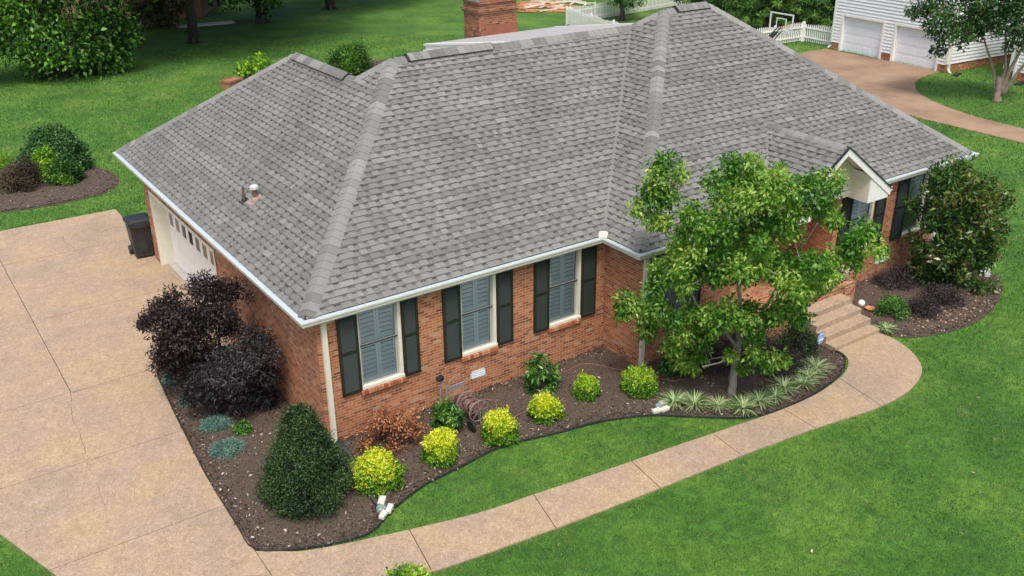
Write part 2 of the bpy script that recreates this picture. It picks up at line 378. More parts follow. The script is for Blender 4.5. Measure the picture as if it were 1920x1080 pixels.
for i in range(len(halfs)):
    a = halfs[i]; p = clip(WALK, a[0], a[1], a[2]+g_)
    if i+1 < len(halfs): c_ = halfs[i+1]; p = clip(p, -c_[0], -c_[1], -(c_[2]-g_)) if p else p
    if p: panel(b, p)
tag(b.build("walkway", 'conc'), kind='structure')
# hairline cracks in the driveway: thin dark-stained fissures
b = MB()
def crack(pts, w):
    P = []
    for i in range(len(pts)-1):
        for k in range(6):
            t = k/6; P.append((pts[i][0]+(pts[i+1][0]-pts[i][0])*t+random.uniform(-.018,.018), pts[i][1]+(pts[i+1][1]-pts[i][1])*t+random.uniform(-.018,.018)))
    for i in range(len(P)-1):
        d = Vector((P[i+1][0]-P[i][0], P[i+1][1]-P[i][1])); nn = Vector((-d.y, d.x)).normalized()*w*random.uniform(.4, 1)
        b.quad((P[i][0]-nn.x,P[i][1]-nn.y,.038),(P[i+1][0]-nn.x,P[i+1][1]-nn.y,.038),(P[i+1][0]+nn.x,P[i+1][1]+nn.y,.038),(P[i][0]+nn.x,P[i][1]+nn.y,.038))
crack([(-3.55,5.34),(-3.76,4.11),(-3.77,3.38),(-3.84,2.51)], .007); crack([(-3.9,1.5),(-3.92,1.0),(-3.96,.6)], .006); crack([(-1.62,15.4),(-1.66,14.9),(-1.52,14.0)], .009)
crack([(-3.5,5.3),(-2.6,5.22),(-1.8,5.2)], .005); crack([(-2.2,-2.8),(-2.9,-2.35),(-2.19,-2.1)], .004)
tag(b.build("crack", m_noise('crack_stain', (.12,.085,.06), (.2,.15,.11), 30, .9), drive))
COL.objects["crack"].name = "crack"
tag(sheet("driveway_far", DRIVE2, .03, m_noise("tan_drive", (.17,.115,.075), (.29,.19,.12), .45, .9, (.37,.265,.175), .05), .03))
def bed(name, poly, z=.045):
    """mulch sheet, gently mounded and lumpy"""
    xs = [p[0] for p in poly]; ysq = [p[1] for p in poly]; g = .16
    nx = int((max(xs)-min(xs))/g)+1; ny = int((max(ysq)-min(ysq))/g)+1
    b = MB(); b.poly([(x,y,.02) for x,y in poly], .5)
    rim = poly
    for i in range(len(rim)):
        (x0,y0),(x1,y1) = rim[i], rim[(i+1) % len(rim)]; b.quad((x0,y0,0),(x1,y1,0),(x1,y1,.02),(x0,y0,.02), .5)
    X, Y = np.meshgrid(min(xs)+np.arange(nx+1)*g, min(ysq)+np.arange(ny+1)*g)
    D = dist_to_path(poly+[poly[0]], X.ravel(), Y.ravel()).reshape(X.shape); I = poly_contains(poly, X, Y)
    Z = np.where(I, .012+.05*np.minimum(D/.5, 1)**.7+RNG.random(X.shape)*.018, .0); base = len(b.v)
    for q in zip(X.ravel(), Y.ravel(), Z.ravel()): b.v.append(q)
    for i in range(ny):
        for j in range(nx):
            if I[i,j] and I[i+1,j] and I[i,j+1] and I[i+1,j+1]:
                k = base+i*(nx+1)+j; b.f.append((k, k+1, k+nx+2, k+nx+1)); b.t.append(.5)
    return tag(b.build(name, 'mulch', smooth=False), kind='structure')
bed("mulch_bed_front", FBED); bed("mulch_bed_right", RBED); bed("mulch_bed_left", LBED)
# bark chips on the beds
def scatter_in(poly, n, g):
    p = np.array(poly); lo = p.min(0); hi = p.max(0); out = []
    while sum(len(o) for o in out) < n:
        q = lo+(hi-lo)*g.random((n, 2)); out.append(q[poly_contains(poly, q[:, 0], q[:, 1])])
    return np.concatenate(out)[:n]
def chips(name, poly, n, seed, smin=.015, smax=.085):
    g = np.random.default_rng(seed); q = scatter_in(poly, n, g); P = np.c_[q, .05+.03*g.random(n)]
    D = g.normal(size=(n, 3)); D[:, 2] *= .35; Nn = g.normal(size=(n, 3))*.5+[0, 0, 1]
    L = smin+(smax-smin)*g.random(n)**2; 
    V, F, T = leaf_arrays(P, D, Nn, L, L*(.3+.4*g.random(n)), np.clip(g.random(n)**2.1, 0, 1), .05)
    return tag(np_mesh(name, V, F, T, 'chip'), kind='stuff', label="loose brown bark chips covering the planting bed", cat="mulch")
chips("bark_chips", FBED, 34000, 3); chips("bark_chips", RBED, 10000, 4); chips("bark_chips", LBED, 12000, 5, .03, .12)
# dry fallen leaves along the right hand bed
g = np.random.default_rng(8); q = scatter_in([(14.0,-3.1),(14.5,-4.0),(15.6,-4.2),(16.8,-4.0),(18,-3.4),(17.8,-2.9),(15.5,-3.2)], 260, g)
V, F, T = leaf_arrays(np.c_[q, .075+.02*g.random(len(q))], g.normal(size=(len(q),3))*[1,1,.25], g.normal(size=(len(q),3))*.4+[0,0,1], .05+.05*g.random(len(q)), .03+.02*g.random(len(q)), g.random(len(q)))
M['dry'] = m_tone("dry_leaf", [(0,(.16,.08,.04)),(.5,(.33,.20,.11)),(1,(.58,.46,.32))], .8)
tag(np_mesh("fallen_leaves", V, F, T, 'dry'), kind='stuff', label="dry tan leaves fallen on the right hand mulch bed", cat="leaf litter")
# black edging strips
def edging(name, path, label, z0=-.01, z1=.058, w=.009):
    b = MB(); r = random.Random(4)
    P = [Vector((x, y, 0)) for x, y in path]; pr = []
    for i, p in enumerate(P):
        d = (P[min(i+1, len(P)-1)]-P[max(i-1, 0)]).normalized(); n = Vector((-d.y, d.x, 0)); h = z1*r.uniform(.75, 1.15); pr.append((p-n*w, p+n*w, h))
    for (a0,a1,h0),(b0,b1,h1) in zip(pr, pr[1:]):
        b.hexa([a0+Vector((0,0,z0)), b0+Vector((0,0,z0)), b1+Vector((0,0,z0)), a1+Vector((0,0,z0)), a0+Vector((0,0,h0)), b0+Vector((0,0,h1)), b1+Vector((0,0,h1)), a1+Vector((0,0,h0))], .5)
    b.tube([(p.x, p.y, .058+r.uniform(-.012,.01)) for p in P], .010, 6, tone=.5)
    x, y = path[0]; return tag(b.build(name, 'edging', loc=(x, y, 0)), label, "garden edging")
edging("bed_edging", BED_EDGE, "black plastic edging strip curving round the long front mulch bed")

# ------------------------------------------------------------------ grass blades
def keep_out(X, Y):
    k = np.zeros(X.shape, bool)
    for p in (DRIVE, WALK, FBED, RBED, LBED, DRIVE2): k |= poly_contains(p, X, Y)
    k |= (X > .25) & (X < 19.3) & (Y > .15) & (Y < 12) ; k |= (X > 7.3) & (X < 18.7) & (Y > -1.1) & (Y < 1)
    return k
M['blade'] = m_leaf("grass_blade", [(.006,.038,.004), (.023,.112,.010), (.058,.195,.018), (.145,.315,.048), (.30,.30,.13)], .25, .75)
def vnoise(X, Y, sc, seed):
    t = np.random.default_rng(seed).random((256, 256)); x = X/sc+1000; y = Y/sc+1000; i = np.floor(x).astype(int); j = np.floor(y).astype(int); u = x-i; v = y-j
    u = u*u*(3-2*u); v = v*v*(3-2*v); q = lambda a, b: t[a % 256, b % 256]
    return (q(i,j)*(1-u)+q(i+1,j)*u)*(1-v)+(q(i,j+1)*(1-u)+q(i+1,j+1)*u)*v
def grass(n, seed):
    g = np.random.default_rng(seed); az = math.radians(34.5)+g.uniform(-.62, .62, n)
    r = 10.5*(62/10.5)**(g.random(n)**1.25)
    X = CAMP[0]+np.sin(az)*r; Y = CAMP[1]+np.cos(az)*r; ok = ~keep_out(X, Y); X, Y, r = X[ok], Y[ok], r[ok]; n = len(X)
    hgt = (.035+.045*g.random(n))*np.clip(r/18, .85, 1.7); w = .0045*np.clip(r/14, .8, 3.5)*(.7+.8*g.random(n))
    patch = .16+.30*vnoise(X,Y,2.6,1)+.26*vnoise(X,Y,.9,2)+.24*vnoise(X,Y,.28,3)+.12*vnoise(X,Y,.1,4)
    thin = vnoise(X,Y,1.7,9)*.6+vnoise(X,Y,.45,10)*.4; dryp = (thin > .66)
    a = g.random(n)*6.28; lean = g.normal(size=(n, 2))*.55
    P = np.c_[X, Y, np.zeros(n)]; S = np.c_[np.cos(a), np.sin(a), np.zeros(n)]*w[:, None]
    Tp = P+np.c_[lean*hgt[:, None], hgt*(.6+.4*g.random(n))]
    V = np.stack([P-S, P+S, Tp], 1).reshape(-1, 3); F = np.arange(n*3).reshape(n, 3)
    tone = np.clip(patch*.72+(g.random(n)-.5)*.62, 0, .9); tone = np.where(dryp & (g.random(n) < .3), .82+.15*g.random(n), tone)
    ed = np.full(n, 9.); nr = r < 24; ed[nr] = np.minimum(dist_to_path(WALK+[WALK[0]], X[nr], Y[nr]), dist_to_path(DRIVE[3:12]+DRIVE[-2:], X[nr], Y[nr])); e2 = (ed < .09) & (g.random(n) < .5); tone = np.where(e2, .80+.18*g.random(n), tone); tone[g.random(n) < .012] = 1
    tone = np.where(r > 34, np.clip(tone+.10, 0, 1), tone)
    return tag(np_mesh("grass_blades", V, F, np.repeat(tone, 3), 'blade'), kind='stuff', label="short mown lawn grass", cat="grass")
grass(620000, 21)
# small twigs and leaves lying on the lawn
b = MB()
for x,y in [(9.2,-7.5),(9.9,-7.9),(10.6,-7.0),(12.5,-6.4),(13.2,-7.2),(13.6,-8.0),(7.5,-7.3),(8.1,-8.8),(5.6,-7.6),(11.5,-8.6),(6.8,-10.2),(8.9,-9.4),(13.9,-6.7),(12.1,-9.6),(10.8,-10.5)]:
    l = random.uniform(.03,.08); a = random.uniform(0,3.1); b.obox((x,y,.055), l, l*random.uniform(.25,.5), .006, a, random.uniform(-.3,.3), random.uniform(-.3,.3))
tag(b.build("lawn_litter", 'dry'), kind='stuff', label="small dry leaves lying on the front lawn", cat="leaf litter")
# ------------------------------------------------------------------ the brick house
EZ = 3.0; mF, mL = .729, .751; X1, X2, P_, D1 = 7.196, 19.589, 1.237, 13.311
RM = 2*4.749; WBK = 9.467; WR = 7.916; mW = .697; LX, LY = .25, .15; BX0, BY, BX1, BK = 7.40, -1.09, 18.72, 12.0
house = empty("brick_house", (LX, LY, 0), "single storey red brick house with grey shingled hip roof", "house")
def wall(b, p0, d, L, z0, z1, holes, depth=.11):
    """sheet of wall from p0 along d with holes (s0,s1,z0,z1); reveals go inward (left of d)"""
    d = Vector(d); inn = Vector((-d.y, d.x, 0)); p0 = Vector(p0)
    S = sorted({0, L, *[h[0] for h in holes], *[h[1] for h in holes]}); Z = sorted({z0, z1, *[h[2] for h in holes], *[h[3] for h in holes]})
    q = lambda s, z, k=0.: p0+d*s+inn*k+Vector((0, 0, z))
    for a, c_ in zip(S, S[1:]):
        for e, f in zip(Z, Z[1:]):
            if any(h[0] <= a < h[1] and h[2] <= e < h[3] for h in holes): continue
            b.quad(q(a,e), q(c_,e), q(c_,f), q(a,f), .5)
    for s0, s1, e, f in holes:
        b.quad(q(s0,e), q(s0,f), q(s0,f,depth), q(s0,e,depth)); b.quad(q(s1,e), q(s1,e,depth), q(s1,f,depth), q(s1,f))
        b.quad(q(s0,e), q(s0,e,depth), q(s1,e,depth), q(s1,e)); b.quad(q(s0,f), q(s1,f), q(s1,f,depth), q(s0,f,depth))
WZ0, WZ1 = 1.03, 2.84
WIN_A = [(1.10,2.05),(3.47,4.36),(5.79,6.68)]          # on the left front
WIN_B = [(7.92,8.84),(14.62,15.56),(17.02,17.88)]      # on the projecting front
b = MB()
wall(b, (LX,LY,0), (1,0,0), BX0-LX, -.1, 2.86, [(x0-LX,x1-LX,WZ0,WZ1) for x0,x1 in WIN_A])
wall(b, (BX0,LY,0), (0,-1,0), LY-BY, -.1, 2.86, [])
PX0, PX1, PY = 10.3, 14.0, .25                        # recessed entry
wall(b, (BX0,BY,0), (1,0,0), PX0-BX0, -.1, 2.86, [(WIN_B[0][0]-BX0, WIN_B[0][1]-BX0, WZ0, WZ1)])
wall(b, (PX0,BY,0), (0,1,0), PY-BY, -.1, 2.86, [])
wall(b, (PX0,PY,0), (1,0,0), PX1-PX0, -.1, 2.86, [(1.55,2.55,.78,2.82)])
wall(b, (PX1,PY,0), (0,-1,0), PY-BY, -.1, 2.86, [])
wall(b, (PX1,BY,0), (1,0,0), BX1-PX1, -.1, 2.86, [(x0-PX1,x1-PX1,WZ0,WZ1) for x0,x1 in WIN_B[1:]])
wall(b, (BX1,BY,0), (0,1,0), 9.0-BY, -.1, 2.86, [])
wall(b, (BX1,9.0,0), (-1,0,0), BX1-7.6, -.1, 2.86, []); wall(b, (7.6,9.0,0), (0,1,0), BK-9.0, -.1, 2.86, []); wall(b, (7.6,BK,0), (-1,0,0), 7.6-LX, -.1, 2.86, [])
wall(b, (LX,BK,0), (0,-1,0), BK-LY, -.1, 2.86, [(BK-11.33, BK-6.1, -.1, 2.22)], .10)
walls = b.build("wall", 'brick', house)
# corner quoin-less brick porch platform
b = MB(); b.box(PX0+.01, PX1-.01, -1.93, PY-.01, -.05, .74); b.box(13.6, 14.0, -1.98, -1.1, -.05, .70)
b.build("porch_platform", 'brick', house)
MB().box(PX0+.01, PX1-.004, -1.96, PY-.01, .742, .785).build("porch_floor", 'brick', house)
# roof planes as individually laid shingle courses
def shingles(b, Pf, rng_, h1, nrm, seed, e=.148, teeth=True):
    """Pf(h,u) point at height h above eave; rng_(h)->(u0,u1)"""
    r = random.Random(seed); n = Vector(nrm).normalized(); dh = e*math.sqrt(max(0, 1-n.z*n.z)); k = 0; h = -.012
    while h < h1-1e-4:
        ha, hb = h, min(h+dh*1.12, h1); hc = min(h+dh, h1)
        A = rng_(max(ha,0)); B = rng_(max(hb,0)); Cc = rng_(max(hc,0))
        if A[1]-A[0] > .01:
            B = (min(B[0],B[1]), max(B)); ct = r.uniform(-.03,.03); cts = []
            # base layer in strips so tones vary
            c = lambda q, R_: min(max(q, R_[0]), R_[1]); u = A[0]-r.random()*.9
            while u < A[1]:
                w = r.uniform(.5,.95); ct = max(-.12, min(.1, ct*.55+r.gauss(0,.05))); cts.append((u, ct)); ua, ub = max(u,A[0]), min(u+w,A[1])
                if ub > ua:
                    c = lambda q, R_: min(max(q, R_[0]), R_[1])
                    p0, p1, p2, p3 = Pf(ha,ua)+n*.019, Pf(ha,ub)+n*.019, Pf(hb,c(ub,B))+n*.003, Pf(hb,c(ua,B))+n*.003
                    t = max(.45, min(.72, .60+ct+r.gauss(0,.03))); b.quad(p0,p1,p2,p3,t)
                    b.quad(Pf(ha,ua)-n*.006, Pf(ha,ub)-n*.006, p1, p0, .02)
                u += w
            if teeth:
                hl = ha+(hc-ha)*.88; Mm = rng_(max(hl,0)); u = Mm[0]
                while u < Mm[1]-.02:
                    ub = min(u+r.uniform(.3,1.1), Mm[1]); b.quad(Pf(hl,u)+n*.0165, Pf(hl,ub)+n*.0165, Pf(hc,c(ub,Cc))+n*.0155, Pf(hc,c(u,Cc))+n*.0155, r.uniform(.28,.52)); u = ub  # dark strip painted as the shadow under the course above
                u = A[0]-r.random()*.3
                while u < A[1]:
                    w = r.choice((.11,.13,.15,.18,.22,.30)); ua, ub = max(u,A[0]), min(u+w,A[1]); s = .012
                    if ub-ua > .02:
                        ct = ([q for q in cts if q[0] <= ua+.3] or [(0,0)])[-1][1]; t = max(.55, min(.86, .70+ct*1.1+r.gauss(0,.04)))
                        p0, p1, p2, p3 = Pf(ha,ua)+n*.028, Pf(ha,ub)+n*.028, Pf(hc,c(ub-s,Cc))+n*.013, Pf(hc,c(ua+s,Cc))+n*.013
                        b.quad(p0,p1,p2,p3,t); b.quad(Pf(ha,ua)+n*.002, Pf(ha,ub)+n*.002, p1, p0, .12)
                        b.quad(Pf(ha,ua)+n*.007, p0, p3, p3-n*.009, t); b.quad(p1, Pf(ha,ub)+n*.007, p2-n*.009, p2, t)
                    u += w; gw = r.choice((.09,.11,.13,.16)); ua, ub = max(u,A[0]), min(u+gw,A[1]); hm = ha+(hc-ha)*r.uniform(.64,.74)
                    if ub-ua > .03:
                        Mm = rng_(max(hm,0)); t = r.uniform(.08,.34)
                        b.quad(Pf(hm,c(ua+.01,Mm))+n*.0135, Pf(hm,c(ub-.01,Mm))+n*.0135, Pf(hc,c(ub,Cc))+n*.0125, Pf(hc,c(ua,Cc))+n*.0125, t)
                    u += gw
        h += dh; k += 1
V3 = lambda x, y, z: Vector((x, y, z))
b = MB()
HM, HW, HB = 4.749*mF, 2.973, 5.352*mF
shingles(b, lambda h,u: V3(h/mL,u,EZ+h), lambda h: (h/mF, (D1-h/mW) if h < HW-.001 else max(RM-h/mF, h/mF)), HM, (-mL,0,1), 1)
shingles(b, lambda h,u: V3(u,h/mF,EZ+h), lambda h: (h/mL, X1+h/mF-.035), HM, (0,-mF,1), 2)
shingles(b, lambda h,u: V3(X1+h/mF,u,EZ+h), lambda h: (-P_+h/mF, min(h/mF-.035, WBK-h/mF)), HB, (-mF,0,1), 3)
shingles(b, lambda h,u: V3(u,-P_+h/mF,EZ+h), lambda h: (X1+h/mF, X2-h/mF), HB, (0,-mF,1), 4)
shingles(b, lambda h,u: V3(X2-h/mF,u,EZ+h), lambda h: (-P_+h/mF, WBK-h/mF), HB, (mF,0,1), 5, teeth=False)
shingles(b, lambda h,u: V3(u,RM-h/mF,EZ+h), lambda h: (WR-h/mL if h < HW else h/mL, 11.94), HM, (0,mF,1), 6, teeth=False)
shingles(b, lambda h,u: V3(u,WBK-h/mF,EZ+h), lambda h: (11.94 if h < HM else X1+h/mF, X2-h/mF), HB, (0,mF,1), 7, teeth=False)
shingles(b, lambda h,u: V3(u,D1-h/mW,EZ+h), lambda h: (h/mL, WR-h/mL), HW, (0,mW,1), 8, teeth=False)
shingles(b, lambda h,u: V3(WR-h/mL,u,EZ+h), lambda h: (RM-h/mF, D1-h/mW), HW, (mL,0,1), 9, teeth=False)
# porch gable planes
GX, GZ, GY = 13.15, 4.42, -1.80
gh = GZ-3.06; yv = lambda h: (h+.06)/mF-P_
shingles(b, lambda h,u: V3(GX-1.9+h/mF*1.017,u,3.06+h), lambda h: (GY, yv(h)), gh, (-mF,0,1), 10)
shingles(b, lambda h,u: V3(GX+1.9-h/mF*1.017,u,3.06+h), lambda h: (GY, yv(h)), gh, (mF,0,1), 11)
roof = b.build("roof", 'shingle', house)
# cap shingles along hips and ridges
def caps(b, A, B, n1, n2, seed, w=.20, lift=.018, run=.2):
    r = random.Random(seed); A = Vector(A); B = Vector(B); d = (B-A).normalized(); L = (B-A).length; n1 = Vector(n1).normalized(); n2 = Vector(n2).normalized()
    s1 = n1.cross(d); s1 = s1 if s1.z < 0 else -s1
    s2 = n2.cross(d); s2 = s2 if s2.z < 0 else -s2
    if abs(s1.z) < 1e-3: s1 = n1.cross(d)
    up = (n1+n2).normalized(); k = int(L/run)+1; t = .5
    for i in range(k):
        a, e = i*run+(.05 if i == 0 else 0), min((i+1)*run+.05, L)
        if r.random() < .55: t = r.choice((.32,.42,.55,.66,.74,.8))+r.uniform(-.04,.04)
        la, le = lift+.014, lift+.002; off = [up*la, up*le]
        ca, ce = A+d*a+up*(la+.012), A+d*e+up*(le+.012)
        for s, n in ((s1,n1),(s2,n2)):
            p = [ca, A+d*a+s*w*.45+n*(la+.008), A+d*a+s*w+n*(la-.006)]; q = [ce, A+d*e+s*w*.45+n*(le+.008), A+d*e+s*w+n*(le-.006)]
            for j in (0,1): b.quad(p[j],p[j+1],q[j+1],q[j],t)
            b.quad(p[2],q[2],q[2]-n*.02,p[2]-n*.02,t); b.quad(p[0],p[1],p[1]-n*.02,p[0]-n*.02,t); b.quad(p[1],p[2],p[2]-n*.02,p[1]-n*.02,t)
nL,nF,nBk,nR,nWb,nWr = (-mL,0,1),(0,-mF,1),(0,mF,1),(mF,0,1),(0,mW,1),(mL,0,1); nBL = (-mF,0,1)
mr = (HM/mL, 4.749, EZ+HM); jn = (HW/mL, RM-HW/mF, EZ+HW); wr = (HW/mL, D1-HW/mW, EZ+HW)
bl, brr = (X1+5.352, 4.115, EZ+HB), (X2-5.352, 4.115, EZ+HB)
M['cap'] = m_tone("cap_shingle", [(0., (.10,.10,.094)), (.5, (.185,.186,.175)), (1., (.29,.291,.276))], .93, 160, .25, .25)
b = MB()
caps(b, (0,0,EZ), mr, nL, nF, 1); caps(b, (0,D1,EZ), wr, nL, nWb, 2); caps(b, jn, mr, nL, nBk, 3); caps(b, wr, jn, nL, nWr, 4)
caps(b, mr, (11.94,4.749,EZ+HM), nF, nBk, 5); caps(b, (X1,-P_,EZ), bl, nBL, nF, 6, w=.175); caps(b, (11.94,4.74,EZ+HM), bl, nBL, nBk, 7)
caps(b, bl, brr, nF, nBk, 8); caps(b, (X2,-P_,EZ), brr, nR, nF, 9); caps(b, (X2,WBK,EZ), brr, nR, nBk, 10)
caps(b, (WR,D1,EZ), wr, nWb, nWr, 12); caps(b, (GX,GY,GZ), (GX,yv(gh),GZ), (-mF,0,1), (mF,0,1), 11, w=.15, lift=.02)
b.build("ridge_cap", 'cap', roof)
# raised ridge vents: black slotted base with caps on top
def vent(A, B, n1, n2, seed):
    A = Vector(A); B = Vector(B); d = (B-A).normalized(); n1 = Vector(n1).normalized(); n2 = Vector(n2).normalized(); k = MB()
    for n in (n1, n2):
        s = n.cross(d); s = s if s.z < 0 else -s
        p = [A+s*.17+n*.012, B+s*.17+n*.012, B+s*.17+n*.068, A+s*.17+n*.068]; c0, c1 = A+Vector((0,0,.09)), B+Vector((0,0,.09))
        k.quad(*p, .5); k.quad(p[3], p[2], c1, c0, .5)
        k.poly([A, A+s*.17+n*.012, A+s*.17+n*.068, c0], .5); k.poly([B, B+s*.17+n*.012, B+s*.17+n*.068, c1], .5)
    v = k.build("ridge_vent", 'black', roof); k = MB(); caps(k, A+d*.0, B, n1, n2, seed, w=.18, lift=.075); k.build("vent_cap", 'cap', roof)
vent((mr[0]+.35,4.749,EZ+HM), (mr[0]+2.75,4.749,EZ+HM), nF, nBk, 21)
vent((wr[0],wr[1]-.15,wr[2]), (jn[0],jn[1]+.35,jn[2]), nL, nWr, 22)
vent((bl[0]+.35,bl[1],bl[2]), (brr[0]-.1,brr[1],brr[2]), nF, nBk, 23)
# open metal valleys (thin lines)
b = MB()
for A, B, n in (((X1,0,EZ),(11.94,4.744,EZ+HM),(-mF,-mF,2)),((GX-1.9,yv(0),3.06),(GX,yv(gh),GZ),(-mF,-mF,2)),((GX+1.9,yv(0),3.06),(GX,yv(gh),GZ),(mF,-mF,2))):
    A = Vector(A); B = Vector(B); d = (B-A).normalized(); n = Vector(n).normalized(); s = n.cross(d)*(.085 if A.z < 3.01 else .04)
    b.quad(A-s+n*.024, B-s+n*.024, B+s+n*.024, A+s+n*.024, .70)
b.build("valley", 'shingle', roof)
# small black triangle where the porch gable meets the roof
b = MB(); cx, cy = 12.98, .28; z0 = EZ+(cy+P_)*mF+.03; b.poly([(cx-.13,cy-.02,z0),(cx+.15,cy-.25,z0-.1),(cx+.13,cy+.12,z0+.22)], .1); b.build("roof_notch", 'black', roof)
# low slope rear roof behind the ridge
M['membrane'] = m_noise("grey_membrane", (.36,.35,.34), (.42,.41,.40), 3, .7, bump=.03)
zs = lambda y: 5.6+.16*(9.97-y)
def slab(b, x0, x1, y0, y1, t0, t1):
    b.hexa([(x0,y0,zs(y0)+t0),(x1,y0,zs(y0)+t0),(x1,y1,zs(y1)+t0),(x0,y1,zs(y1)+t0),(x0,y0,zs(y0)+t1),(x1,y0,zs(y0)+t1),(x1,y1,zs(y1)+t1),(x0,y1,zs(y1)+t1)], .5)
b = MB(); slab(b, 8.56, 13.3, 4.86, 9.93, -.05, 0); rear = b.build("rear_roof", 'membrane', house)
b = MB(); slab(b, 8.50, 8.56, 4.9, 9.97, -.26, .012); slab(b, 8.44, 8.50, 5.0, 9.99, -.05, .004); slab(b, 8.42, 8.50, 5.0, 10.0, -.24, -.17); slab(b, 13.3, 13.36, 4.9, 9.97, -.2, .012); slab(b, 8.56, 13.3, 9.93, 9.97, -.2, -.002)
b.build("fascia", 'white', rear)
b = MB(); b.quad((8.53,9.9,zs(9.9)-.2),(8.53,5.2,zs(5.2)-.2),(8.53,5.2,3.2),(8.53,9.9,3.2)); b.quad((8.53,9.9,zs(9.9)-.2),(13.33,9.9,zs(9.9)-.2),(13.33,9.9,.0),(8.53,9.9,.0)); b.quad((13.33,9.9,zs(9.9)-.2),(13.33,5.2,zs(5.2)-.2),(13.33,5.2,3.2),(13.33,9.9,3.2))
b.build("rear_wall", 'siding', house)
# chimney
M['brickold'] = m_brick("chimney_brick", .68)
b = MB(); b.box(10.42, 11.82, 9.98, 10.86, 0, 6.26); b.box(10.38, 11.86, 9.94, 10.9, 6.26, 6.33); b.box(10.35, 11.89, 9.91, 10.93, 6.33, 6.40); b.box(10.42, 11.82, 9.98, 10.86, 6.40, 6.56); b.box(10.38, 11.86, 9.94, 10.9, 6.56, 7.0)
ch = b.build("chimney", 'brickold', house)
b = MB(); b.box(10.33, 11.91, 9.89, 10.95, 7.0, 7.05); b.box(10.36,10.39,9.915,10.92,6.62,7.0); b.build("chimney_cap", 'gmetal', ch)
b = MB(); b.box(10.405, 10.62, 9.86, 9.98, 5.58, 5.74); b.box(10.62, 11.84, 9.95, 9.98, 5.58, 5.90); b.build("chimney_flashing", m_noise("copper_flashing", (.22,.075,.045), (.30,.11,.065), 5, .6), ch)

# eaves: soffit, fascia and gutters
def eave(path, name, mitre_ends=True):
    P = [Vector((x,y,0)) for x,y in path]
    def off(o):
        out = []
        for i, p in enumerate(P):
            ds = []
            if i > 0: ds.append((P[i]-P[i-1]).normalized())
            if i < len(P)-1: ds.append((P[i+1]-P[i]).normalized())
            ns = [Vector((d.y,-d.x,0)) for d in ds]
            if len(ns) == 2: m = (ns[0]+ns[1]); m = m/m.length_squared*2
            else: m = ns[0]
            out.append(p+m*o)
        return out
    prof = [(-.012,2.985),(-.012,2.85),(.085,2.85),(.118,2.89),(.118,2.93),(.14,2.955),(.14,2.99),(.126,2.99),(.126,2.955),(.104,2.93)]
    b = MB(); rows = [[(q.x,q.y,z) for q in off(o)] for o, z in prof]
    for r0, r1 in zip(rows, rows[1:]):
        for i in range(len(P)-1): b.quad(r0[i], r0[i+1], r1[i+1], r1[i], .5)
    for e in (0, len(P)-1): b.poly([r[e] for r in rows[:8]], .5)
    g = b.build(name, 'gutter', roof)
    b = MB(); A = [(q.x,q.y,2.984) for q in off(0.018)]; B = [(q.x,q.y,2.986) for q in off(.13)]
    for i in range(len(P)-1): b.quad(A[i],A[i+1],B[i+1],B[i],.5)
    b.build("gutter_guard", 'gutter_in', g)
    b = MB(); A = off(-.02); I = off(-.62)
    for i in range(len(P)-1):
        b.quad((A[i].x,A[i].y,2.852),(A[i+1].x,A[i+1].y,2.852),(I[i+1].x,I[i+1].y,2.852),(I[i].x,I[i].y,2.852))
    b.build("soffit", 'cream', g)
# direction chosen so that outward = right of travel
eave([(0,D1),(0,0),(X1,0),(X1,-P_),(GX-1.95,-P_)], "gutter")
eave([(GX+1.93,-P_),(X2,-P_),(X2,WBK),(WR,WBK),(WR,D1),(0,D1)], "gutter")
b = MB(); b.obox((X1-.02,-.02,3.03), .22, .22, .10, math.radians(45)); b.obox((X1-.10,-.10,3.02), .10, .20, .09, math.radians(45)); b.build("splash_guard", 'cream', roof, bevel=.03)
b = MB(); b.box(BX0+.3, PX1+.3, -1.2, PY+.3, 2.853, 2.862); b.build("porch_ceiling", 'cream', house)
# porch gable: rakes, siding, return boxes, black drip edge
gable = MB()
def rake(b, y0, y1, t0, t1, sgn, x_out=1.93):
    k = .717
    A = (GX, GZ+t0), (GX+sgn*x_out, GZ+t0-k*x_out); B = (GX, GZ+t1), (GX+sgn*x_out, GZ+t1-k*x_out)
    b.hexa([(A[0][0],y0,A[0][1]),(A[1][0],y0,A[1][1]),(A[1][0],y1,A[1][1]),(A[0][0],y1,A[0][1]),(B[0][0],y0,B[0][1]),(B[1][0],y0,B[1][1]),(B[1][0],y1,B[1][1]),(B[0][0],y1,B[0][1])], .5)
for s in (-1, 1):
    rake(gable, GY-.03, GY+.0, -.20, -.012, s); rake(gable, GY, -1.15, -.045, -.018, s, 1.88)
gable.box(GX+1.08, GX+1.88, GY-.005, -1.10, 2.79, 3.10); gable.box(GX-1.88, GX-1.08, GY-.005, -1.10, 2.79, 3.10)
for s in (-1,1):
    xa, xb = GX+s*1.08, GX+s*1.86; za, zb = GZ-.717*1.08-.1, GZ-.717*1.86-.1
    for y in (GY-.004, -1.3): gable.poly([(xa,y,3.09),(xb,y,3.09),(xb,y,zb+.05),(xa,y,za)], .5)
    gable.poly([(xa,GY,3.09),(xa,-1.24,3.09),(xa,-1.24,za),(xa,GY,za)], .5)
gob = gable.build("porch_gable", 'white', house)
b = MB()
xs_ = np.linspace(GX-1.6, GX+1.6, 33)
for xa, xb in zip(xs_, xs_[1:]):
    za = min(GZ-.09-.717*abs(xa-GX), GZ-.09-.717*abs(xb-GX)); zt = lambda x: GZ-.06-.717*abs(x-GX)
    b.hexa([(xa+.004,-1.26,2.83),(xb-.004,-1.26,2.83),(xb-.004,-1.23,2.83),(xa+.004,-1.23,2.83),(xa+.004,-1.26,zt(xa)),(xb-.004,-1.26,zt(xb)),(xb-.004,-1.23,zt(xb)),(xa+.004,-1.23,zt(xa))], .5)
